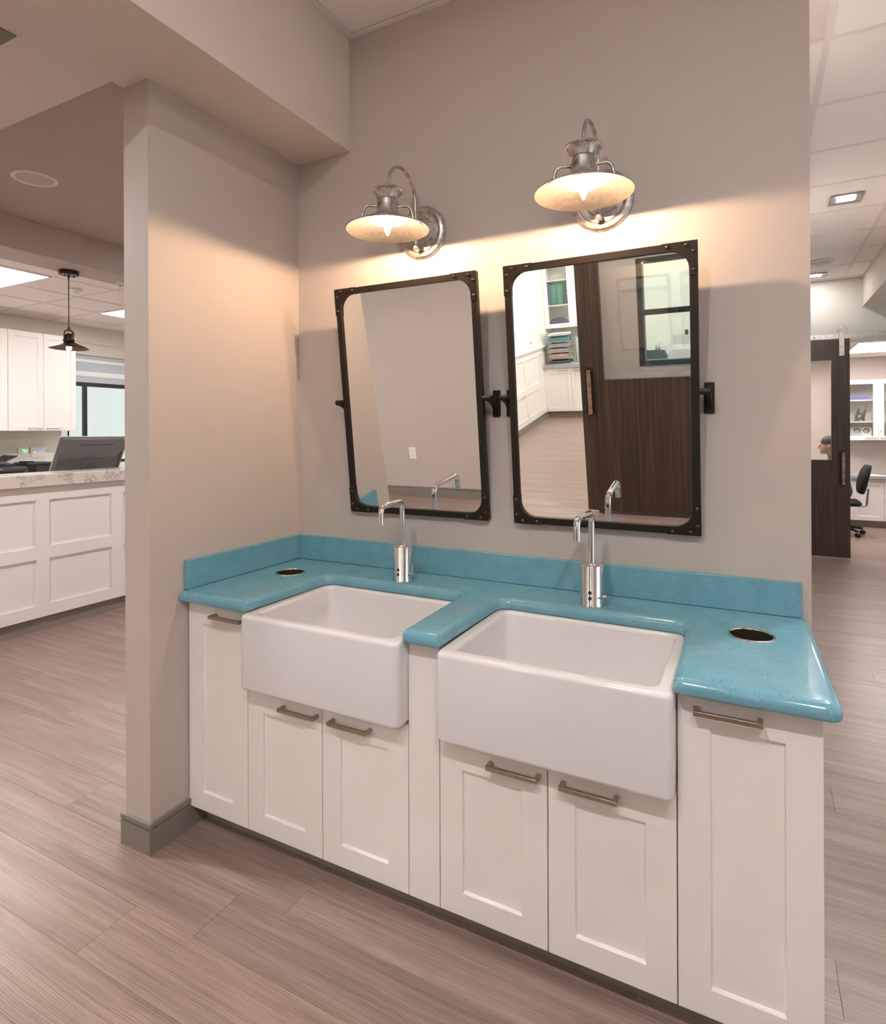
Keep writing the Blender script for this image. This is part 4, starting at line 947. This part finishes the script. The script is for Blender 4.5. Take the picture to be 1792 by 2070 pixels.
mk('rod', tube(NB(), [(.025, -.012, .11), (.095, .0, .245)], .0025, 8), 'verdigris', t)
# magazines leaning on the lowest shelf, covers with portrait-like colour fields
for i, (x, tl, lb, c1, c2) in enumerate(((3.105, -.10, 'magazine with a dark-haired portrait cover leaning behind the cabinet glass', 'paper_grey', 'hair'), (3.225, .05, 'magazine with a pale blue portrait cover, middle of the leaning row', 'paper', 'blue_print'), (3.335, .12, 'magazine with a brown-haired portrait cover beside the cabinet lock', 'paper', 'hair'))):
    t = thing('magazine', lb, 'magazine', (x, 8.88 + i * .012, 1.291), 'magazines in the glass cabinet', rot=(radians(-14), tl, 0), local=True)
    mk('pages', BX(-.068, .068, 0, .006, 0, .185), 'paper', t)
    mk('cover_field', BX(-.066, .066, -.0008, -.0001, .045, .183), c1 if i != 1 else 'lcd_cover' if 'lcd_cover' in MATS else mat('lcd_cover', (.45, .55, .60), .5), t)
    mk('cover_hair', lathe(NB(), [(0, 0), (.042, 0), (.042, .0006), (0, .0006)], (0, -.0008, .125), 20, Matrix.Rotation(pi / 2, 4, 'X')), c2 if i != 1 else 'hair', t)
    mk('cover_face', lathe(NB(), [(0, 0), (.030, 0), (.030, .0006), (0, .0006)], (0, -.0015, .112), 20, Matrix.Rotation(pi / 2, 4, 'X') @ Matrix.Diagonal((1, 1.25, 1, 1))), 'skin', t)
    bm = NB()
    for r_ in range(2):
        for q in range(5): box(bm, -.055 + q * .022, -.055 + q * .022 + .015, -.0012, -.0009, .012 + r_ * .016, .020 + r_ * .016)
    mk('cover_lines', bm, 'red_print' if i == 0 else 'paper_dark', t)
# base cabinets and counter under it
def base_unit(x0, x1, z0, z1, yf, yb, face, label, h0, h1, group):
    s = face; t = thing('base_cabinet', label, 'cabinet', ((x0 + x1) / 2, (yf + yb) / 2, z0), group)
    mk('body', BX(x0 + .0005, x1 - .0005, *sorted((yf - s * .0205, yb)), z0, z1), 'cabinet_white', t)
    d = mk('door', shaker(NB(), x0 + .0015, x1 - .0015, z0, z1 - .003, .055, .085, .062, 0, .02, .009, lambda u, v, d_: (u, yf - s * d_, v)), 'cabinet_white', t)
    bm = NB(); zz = z1 - .045
    for a, b_, c0, c1 in ((h0, h1, .022, .03), (h0, h0 + .008, 0, .022), (h1 - .008, h1, 0, .022)): box(bm, a, b_, *sorted((yf + s * c0, yf + s * c1)), zz - .004, zz + .004)
    mk('handle', bm, 'nickel', d)
G = 'low cabinets behind the corridor door'
base_unit(2.766, 3.134, .104, .715, 8.49, 9.095, -1, 'white low cabinet hidden behind the office chair', 2.88, 3.02, G)
base_unit(3.134, 3.502, .104, .715, 8.49, 9.095, -1, 'white low cabinet standing right beside the office chair', 3.345, 3.483, G)
base_unit(3.502, 3.870, .104, .715, 8.49, 9.095, -1, 'white low cabinet cut by the right photo edge', 3.52, 3.66, G)
base_unit(2.398, 2.766, .104, .715, 8.49, 9.095, -1, 'white low cabinet behind the sliding door', 2.5, 2.64, G)
struct(mk('baseboard_exam', BX(2.40, 3.868, 8.55, 8.562, 0, .1035), 'trim_grey'))
tag(mk('counter_slab', BX(1.6, 4.1, 8.46, 9.095, .7155, .757), 'counter_grey', base=True, bevel=.002), 'grey countertop in the room behind the corridor door', 'counter')
tag(mk('paper_sheet', box(NB(), -.105, .105, -.15, .15, 0, .002, Matrix.Translation((3.40, 8.66, .7575)) @ Matrix.Rotation(.5, 4, 'Z')), 'paper', base=True), 'white paper sheet lying on the grey counter', 'paper')

# office chair, seen in profile, facing the left
def office_chair(name, label, loc, rz, fab, seat_h=.47, back_top=.95):
    t = thing(name, label, 'chair', loc, 'office swivel chairs', rot=(0, 0, rz), local=True)
    # local: faces -x
    mk('seat', loft(NB(), [[(a * k, b_ * k, z) for a, b_ in rrect(-.24, .24, -.24, .24, .07, 5)] for k, z in ((.90, seat_h - .065), (1, seat_h - .045), (1, seat_h - .02), (.93, seat_h), (.6, seat_h + .004))]), fab, t, smooth=True, angle=60)
    L_ = []
    for k in range(9):
        f_ = k / 8; z = seat_h + .10 + f_ * (back_top - seat_h - .10); xx = .245 + .03 * f_ + .055 * f_ * f_ ; wd = .215 * (1 - .22 * abs(2 * f_ - .9) ** 3); tk = .040 * (1 - .45 * abs(2 * f_ - 1) ** 4)
        L_.append([(xx + a * 1.0, b_, z) for a, b_ in rrect(-tk, tk, -wd, wd, min(tk * .95, .035), 4)])
    mk('backrest', loft(NB(), L_), fab, t, smooth=True, angle=60)
    mk('back_bar', tube(NB(), fillet([(.08, 0, seat_h - .075), (.315, 0, seat_h - .075), (.335, 0, seat_h + .16)], .03, 5), .012, 10), 'wire' if fab == 'black_fabric' else 'black_plastic', t, smooth=True)
    mk('gas_lift', tube(NB(), [(0, 0, .10), (0, 0, .28), (0, 0, .281), (0, 0, seat_h - .066)], .02, 16, rads=[.028, .028, .016, .016]), 'black_plastic', t, smooth=True)
    for k in range(5):
        a = radians(20 + 72 * k); d = Vector((cos(a), sin(a), 0))
        lg = mk('base_arm', tube(NB(), [d * .02 + Vector((0, 0, .115)), d * .15 + Vector((0, 0, .105)), d * .30 + Vector((0, 0, .078))], .02, 10, rads=[.028, .022, .016]), 'black_plastic', t, smooth=True)
        c = d * .30; q = Vector((-d.y, d.x, 0)); bm = NB(); tube(bm, [c + q * -.022 + Vector((0, 0, .029)), c + q * .022 + Vector((0, 0, .029))], .029, 16)
        mk('caster', bm, 'black_plastic', lg, smooth=True, angle=40)
    return t
office_chair('office_chair', 'black office chair in profile beyond the open sliding door', (2.865, 7.70, 0), 0, 'black_fabric')

# seated person facing left, head turned to the left, only head and shoulder show through the door glass
def fused(name, L, m, parent, vox, extra=None):
    bm = capsules(NB(), L, 14)
    if extra: extra(bm)
    o = mk(name, bm, m, parent, smooth=True, angle=180)
    md = o.modifiers.new('fuse', 'REMESH'); md.mode = 'VOXEL'; md.voxel_size = vox; md.use_smooth_shade = True
    s_ = o.modifiers.new('soften', 'SMOOTH'); s_.iterations = 3; s_.factor = .5
    return o
per = thing('person', 'seated person in profile with pinned-up dark hair and dark grey-green top', 'person', (2.865, 7.70, 0), local=True)
# local frame: faces -x; seat top at .47
hd = Vector((-.125, 0, 1.205))
BODY = [((.02, -.085, .555), (.02, .085, .555), .105, .105), ((.02, 0, .57), (-.005, 0, .74), .125, .115), ((-.005, 0, .74), (-.035, 0, .93), .115, .120), ((-.035, -.13, 1.025), (-.035, .13, 1.025), .060, .060), ((-.055, 0, .98), (-.075, 0, 1.08), .065, .050), ((-.075, 0, 1.06), (-.105, 0, 1.15), .050, .052)]
for s in (-1, 1):
    BODY += [((-.035, s * .165, 1.02), (-.075, s * .205, .735), .050, .040), ((-.075, s * .205, .735), (-.300, s * .150, .715), .039, .027),
             ((-.300, s * .150, .715), (-.375, s * .140, .705), .026, .030), ((0, s * .09, .555), (-.40, s * .12, .545), .085, .062), ((-.40, s * .12, .545), (-.36, s * .12, .10), .058, .038), ((-.36, s * .12, .065), (-.50, s * .13, .035), .040, .028)]
    for j, (oy, ln) in enumerate(((-.024, .070), (-.008, .080), (.008, .076), (.023, .060))):
        b0 = Vector((-.395, s * .140 + oy, .705)); b1 = b0 + Vector((-ln * .5, 0, .004)); b2 = b1 + Vector((-ln * .45, 0, -.018))
        BODY += [(b0, b1, .0095, .0085), (b1, b2, .0085, .0072)]
    BODY += [((-.365, s * (.140 - .026), .700), (-.405, s * (.140 - .048), .700), .011, .009)]
def head(bm):
    sphere(bm, hd + Vector((.018, 0, .030)), .1, 24, 16, (.98, .76, .98))       # cranium
    sphere(bm, hd + Vector((-.035, 0, -.030)), .1, 20, 14, (.58, .60, .80))     # face
    sphere(bm, hd + Vector((-.068, 0, -.092)), .1, 14, 10, (.24, .28, .20))     # chin
    capsules(bm, [(hd + Vector((-.092, 0, .012)), hd + Vector((-.113, 0, -.028)), .008, .0125), (hd + Vector((-.088, 0, .018)), hd + Vector((-.080, 0, .03)), .016, .018),
                  (hd + Vector((-.086, -.016, -.062)), hd + Vector((-.086, .016, -.062)), .011, .011), (hd + Vector((-.082, -.014, -.076)), hd + Vector((-.082, .014, -.076)), .010, .010)])
    for s in (-1, 1):
        capsules(bm, [(hd + Vector((.012, s * .078, .012)), hd + Vector((.004, s * .076, -.028)), .014, .010)])
body = fused('body', BODY, 'skin', per, .0065, head)
for s in (-1, 1):
    mk('eye', sphere(NB(), hd + Vector((-.0845, s * .030, .004)), .0085, 10, 8), 'eye', per, smooth=True)
mk('mouth', tube(NB(), [hd + Vector((-.088, -.020, -.069)), hd + Vector((-.0965, 0, -.069)), hd + Vector((-.088, .020, -.069))], .003, 8), 'lip', per, smooth=True)
def hairf(bm):
    sphere(bm, hd + Vector((.022, 0, .052)), .1, 24, 16, (1.06, .83, .93)); sphere(bm, hd + Vector((.055, 0, .0)), .1, 20, 12, (.75, .80, .75)); sphere(bm, hd + Vector((.125, 0, .055)), .045, 14, 10)
hr = mk('hair', NB(), 'hair', per); bm = NB(); hairf(bm)
for v in bm.verts: pass
me = finish(bm, 'hair'); me.materials.append(MATS['hair']); hr.data = me
md = hr.modifiers.new('fuse', 'REMESH'); md.mode = 'VOXEL'; md.voxel_size = .008; md.use_smooth_shade = True
TOP = [((.02, -.085, .575), (.02, .085, .575), .118, .118), ((.02, 0, .59), (-.005, 0, .74), .140, .130), ((-.005, 0, .74), (-.035, 0, .93), .130, .135), ((-.035, -.135, 1.028), (-.035, .135, 1.028), .075, .075), ((-.040, 0, 1.0), (-.052, 0, 1.060), .090, .074)]
for s in (-1, 1): TOP += [((-.035, s * .165, 1.025), (-.058, s * .190, .83), .064, .060)]
fused('tunic', TOP, 'scrubs', per, .010)
TR = [((.02, -.085, .555), (.02, .085, .555), .112, .112)]
for s in (-1, 1): TR += [((0, s * .09, .557), (-.40, s * .12, .547), .093, .071), ((-.40, s * .12, .545), (-.36, s * .12, .11), .068, .058)]
fused('trousers', TR, 'trousers', per, .010)
for s in (-1, 1): fused('shoe', [((-.35, s * .12, .05), (-.50, s * .13, .040), .050, .038)], 'shoe', per, .009)

# ------------------------------------------------------------------ wall behind the camera and the room beyond it (seen in the mirrors)
t = sliding_door('sliding_door', 'dark wood sliding door with big glass, reflected in the mirror', .540, 1.66, .034, 2.43, .720, 1.48, 1.158, 2.22, -3.022, -3.062, 1)
strap(.62, 2.24, 2.58, -3.022, t, 1); strap(1.58, 2.24, 2.58, -3.022, t, 1)
pull(.577, .650, .870, 1.281, -3.022, t, 1)
for xx in (.62, 1.58): mk('roller', lathe(NB(), [(0, -.012), (.038, -.012), (.040, -.008), (.034, 0), (.040, .008), (.038, .012), (0, .012)], (xx, -3.038, 2.538), 24, Matrix.Rotation(pi / 2, 4, 'X')), 'steel_rail', t, smooth=True, angle=30)
t = thing('door_rail', 'flat steel rail carrying the reflected sliding door', 'rail', (.7, -3.04, 2.47))
mk('track', BX(-.45, 1.85, -3.044, -3.036, 2.4425, 2.4945), 'steel_rail', t)
for xx in (-.2, .4, 1.1, 1.75): mk('standoff', tube(NB(), [(xx, -3.0445, 2.47), (xx, YO + .0005, 2.47)], .012, 12), 'steel_rail', t, smooth=True)
o = thing('wall_outlet', 'white double wall outlet on the reflected wall', 'outlet', (-1.221, YO, .457))
mk('cover_plate', BX(-1.260, -1.182, YO + .0004, YO + .006, .398, .517), 'white_plastic', o, bevel=.002)
for z in (.430, .483):
    f = mk('receptacle', loft(NB(), [[(-1.221 + a, YO + d, z + c) for a, c in rrect(-.017, .017, -.014, .014, .008, 4)] for d in (.006, .0075)]), 'white_plastic', o)
    bm = NB()
    for a in (-.007, .006): box(bm, -1.221 + a, -1.221 + a + .002, YO + .0074, YO + .0079, z - .002, z + .007)
    lathe(bm, [(0, 0), (.0025, 0), (.0025, .0005), (0, .0005)], (-1.221, YO + .0074, z - .008), 10, Matrix.Rotation(-pi / 2, 4, 'X')); mk('slot', bm, 'dark_hole', f)
# dark interior window behind the sliding door
wn = struct(mk('window_2', BX(1.0125, 1.056, YO - .08, YO + .004, 1.2605, 2.0995), 'window_frame'))
for nm, a in (('jamb', (1.906, 1.9495, 1.2605, 2.0995)), ('bottom_rail', (1.056, 1.906, 1.2605, 1.302)), ('top_rail', (1.056, 1.906, 2.055, 2.0995)), ('transom', (1.056, 1.906, 1.660, 1.702))):
    mk(nm, BX(a[0], a[1], YO - .08, YO + .004, a[2], a[3]), 'window_frame', wn)
for a, b_ in ((1.302, 1.660), (1.702, 2.055)): mk('pane', BX(1.056, 1.906, YO - .045, YO - .040, a, b_), 'clear_glass', wn)
boxes('trim_4', [(-.36, -.30, YO - .1, YO + .012, 0, 2.42), (-.30, .62, YO - .1, YO - .09, 2.30, 2.36)], 'wall_paint')

# wainscot on the long wall
XW = -1.1
wf = struct(mk('trim_5', BX(XW + .0005, XW + .014, -7.10, YO - .12, 1.02, 1.115), 'cabinet_white'))
mk('cap_rail', BX(XW + .0005, XW + .034, -7.74, YO - .12, 1.1155, 1.150), 'cabinet_white', wf, bevel=.004)
mk('backing', BX(XW + .0005, XW + .006, -7.74, YO - .12, .105, 1.0195), 'cabinet_white', wf)
mk('rail', BX(XW + .0062, XW + .018, -7.11, YO - .12, .53, .62), 'cabinet_white', wf); mk('rail', BX(XW + .0062, XW + .018, -7.11, YO - .12, .105, .19), 'cabinet_white', wf)
yy = -7.11
while yy < YO - .25:
    for z0, z1 in ((.1905, .5295), (.6205, 1.0195)): mk('stile', BX(XW + .0062, XW + .018, yy + .20, yy + .29, z0, z1), 'cabinet_white', wf)
    yy += .62
k_ = thing('wall_switch', 'white wall switch above the wainscot in the mirror', 'switch', (XW, -6.60, 1.24))
mk('cover_plate', BX(XW + .0005, XW + .008, -6.665, -6.535, 1.175, 1.300), 'white_plastic', k_, bevel=.002)
mk('button', BX(XW + .0081, XW + .011, -6.605, -6.57, 1.235, 1.255), 'dark_plastic', k_)
# counter run along the back of that room
GB = 'low cabinets in the mirrored room'
xs = [-1.095, -.665, -.235, .195, .625, 1.055, 1.485, 1.915, 2.345]
nms = ('white low cabinet below the paper trays in the mirror', 'white low cabinet beside the paper tray cabinet in the mirror')
for i, (a, b_) in enumerate(zip(xs, xs[1:])):
    base_unit(a, b_, .106, .79, -7.12, -7.745, 1, nms[i] if i < 2 else 'white low cabinet of the mirrored room, unit %s beyond the sliding door' % ('one', 'two', 'three', 'four', 'five', 'six')[i - 2], (b_ - .20) if i % 2 == 0 else a + .04, (b_ - .05) if i % 2 == 0 else a + .19, GB)
struct(mk('baseboard_back_room', BX(-1.095, 2.345, -7.192, -7.18, 0, .1055), 'trim_grey'))
tag(mk('counter_slab', BX(-1.095, 2.36, -7.745, -7.09, .7905, .845), 'counter_grey', base=True, bevel=.002), 'grey countertop in the mirrored room', 'counter')
glass_cabinet(-1.095, -.645, -.195, 1.39, 2.46, -7.38, -7.75, (1.735, 2.115), 1, 'white glass-door cabinet holding green binders, seen in the mirror', [(-.85, -.70), (-.62, -.47)], 'glass-front wall cabinets')
def binder(x, wdt, m, label, h=.31, dots=True, z=1.7455):
    t = thing('binder', label, 'binder', (x + wdt / 2, -7.52, z), 'binders in the mirrored cabinet')
    mk('spine', BX(x, x + wdt, -7.64, -7.45, z, z + h), m, t, bevel=.004)
    if dots:
        for j in range(6): mk('gold_mark', BX(x + wdt / 2 - .008, x + wdt / 2 + .008, -7.4502, -7.4492, z + .04 + j * .042, z + .052 + j * .042), 'gold', t)
binder(-1.070, .030, 'binder_grey', 'slim blue-grey binder at the end of the cabinet shelf', .33, False)
binder(-1.036, .034, 'binder_grey', 'blue-grey binder next to the green ones', .33, False)
binder(-.998, .095, 'binder_green', 'green binder with gold marks next to the grey binders')
binder(-.900, .095, 'binder_green', 'green binder with gold marks next to the dark box')
tag(mk('storage_box', BX(-.79, -.715, -7.64, -7.46, 1.7455, 1.88), 'paper_dark', base=True, bevel=.004), 'small dark box right of the green binders', 'box')
tag(mk('shield_plaque', loft(NB(), [[(-.90 + .17 * cos(a), yv, 1.409 + .145 * sin(a)) for a in [pi * k / 20 for k in range(21)]] for yv in (-7.50, -7.46)]), 'navy', base=True), 'dark blue half-round plaque on the lowest cabinet shelf', 'plaque')
# stacked wire trays with folders
t = thing('paper_tray', 'six-tier wire letter tray on the mirrored counter', 'letter tray', (-.855, -7.29, .846)); bm = NB()
for xx in (-1.03, -.68):
    for yv in (-7.42, -7.16): tube(bm, [(xx, yv, .846), (xx, yv, 1.315)], .004, 8)
for j in range(6):
    z = .856 + j * .086
    for a, b_ in (((-1.03, -7.42, z), (-.68, -7.42, z)), ((-1.03, -7.16, z), (-.68, -7.16, z)), ((-1.03, -7.42, z), (-1.03, -7.16, z)), ((-.68, -7.42, z), (-.68, -7.16, z)), ((-1.03, -7.16, z + .03), (-.68, -7.16, z + .03))): tube(bm, [a, b_], .0035, 6)
mk('wire_frame', bm, 'wire', t)
for j, (m_, lb, h) in enumerate((('paper_dark', 'dark papers in the lowest wire tray', .035), ('paper_pink', 'pink folders in the second wire tray', .055), ('paper_grey', 'grey folders in the third wire tray', .05), ('paper_grey', 'grey papers in the fourth wire tray', .04), ('paper_teal', 'teal folders in the fifth wire tray', .055), ('paper', 'white papers in the top wire tray', .03))):
    z = .860 + j * .086; bm = NB()
    for q in range(4): box(bm, -.16 + q * .004, .16 - q * .003, -.12, .125 - q * .004, q * h / 4, (q + .8) * h / 4)
    for v in bm.verts: v.co += Vector((-.855, -7.29, z + .0005))
    tag(mk('folder_stack', bm, m_, base=True), lb, 'folders', 'papers in the wire trays')
m_ = node_mat('check_print', .5)[0]; nt = m_.node_tree; ck = N(nt, 'ShaderNodeTexChecker', Scale=60); tc = N(nt, 'ShaderNodeTexCoord'); nt.links.new(tc.outputs['Object'], ck.inputs['Vector']); ck.inputs['Color1'].default_value = (.8, .8, .78, 1); ck.inputs['Color2'].default_value = (.08, .08, .09, 1); nt.links.new(ck.outputs[0], nt.nodes['Principled BSDF'].inputs['Base Color'])
tag(mk('wipes_canister', lathe(NB(), [(0, 0), (.04, 0), (.042, .004), (.042, .33), (.036, .345), (.036, .385), (0, .39)], (-.575, -7.30, .846), 24), 'check_print', base=True, smooth=True), 'tall black and white patterned canister beside the wire trays', 'canister')
# desk things seen through the interior window
t = thing('pen_cup', 'brushed steel cup of pens on the mirrored counter', 'pen cup', (.572, -7.45, .846), local=True)
mk('cup', lathe(NB(), [(0, 0), (.043, 0), (.043, .115), (.040, .115), (.040, .006), (0, .006)], n=28), 'steel', t, smooth=True)
for j, (m_, a, tl) in enumerate((('blue_print', .4, .12), ('blue_print', 1.8, .16), ('paper_teal', 2.9, .1), ('gold', 4.2, .17), ('blue_print', 5.3, .13))):
    d = Vector((cos(a), sin(a), 0)); mk('pen', tube(NB(), [d * .012 + Vector((0, 0, .008)), d * (.012 + tl * .16) + Vector((0, 0, .15 + .012 * j))], .004, 8), m_, t)
t = thing('card_printer', 'grey desktop scanner with upright feeder on the mirrored counter', 'scanner', (.92, -7.48, .846))
mk('body', loft(NB(), [[(.92 + a, -7.48 + b_, z) for a, b_ in rrect(-h, h, -k, k, .02, 3)] for h, k, z in ((.18, .14, .846), (.18, .14, .94), (.165, .10, .985), (.15, .07, .995))]), 'silver_plastic', t, smooth=True, angle=30)
mk('feeder', box(NB(), -.14, .14, -.01, .01, 0, .14, Matrix.Translation((.92, -7.53, .99)) @ Matrix.Rotation(radians(18), 4, 'X')), 'paper_grey', t, bevel=.003)
mk('paper_stop', box(NB(), .02, .065, -.008, .008, .12, .215, Matrix.Translation((.92, -7.53, .99)) @ Matrix.Rotation(radians(18), 4, 'X')), 'dark_plastic', t)
for j in range(3): mk('button', lathe(NB(), [(.008, 0), (.007, .003), (0, .003)], (.775, -7.339, .87 + j * .025), 10, Matrix.Rotation(-pi / 2, 4, 'X')), 'white_plastic', t)
office_chair('office_chair', 'dark teal office chair in the mirrored room', (.66, -5.35, 0), radians(-75), 'teal_fabric', .49, 1.12)
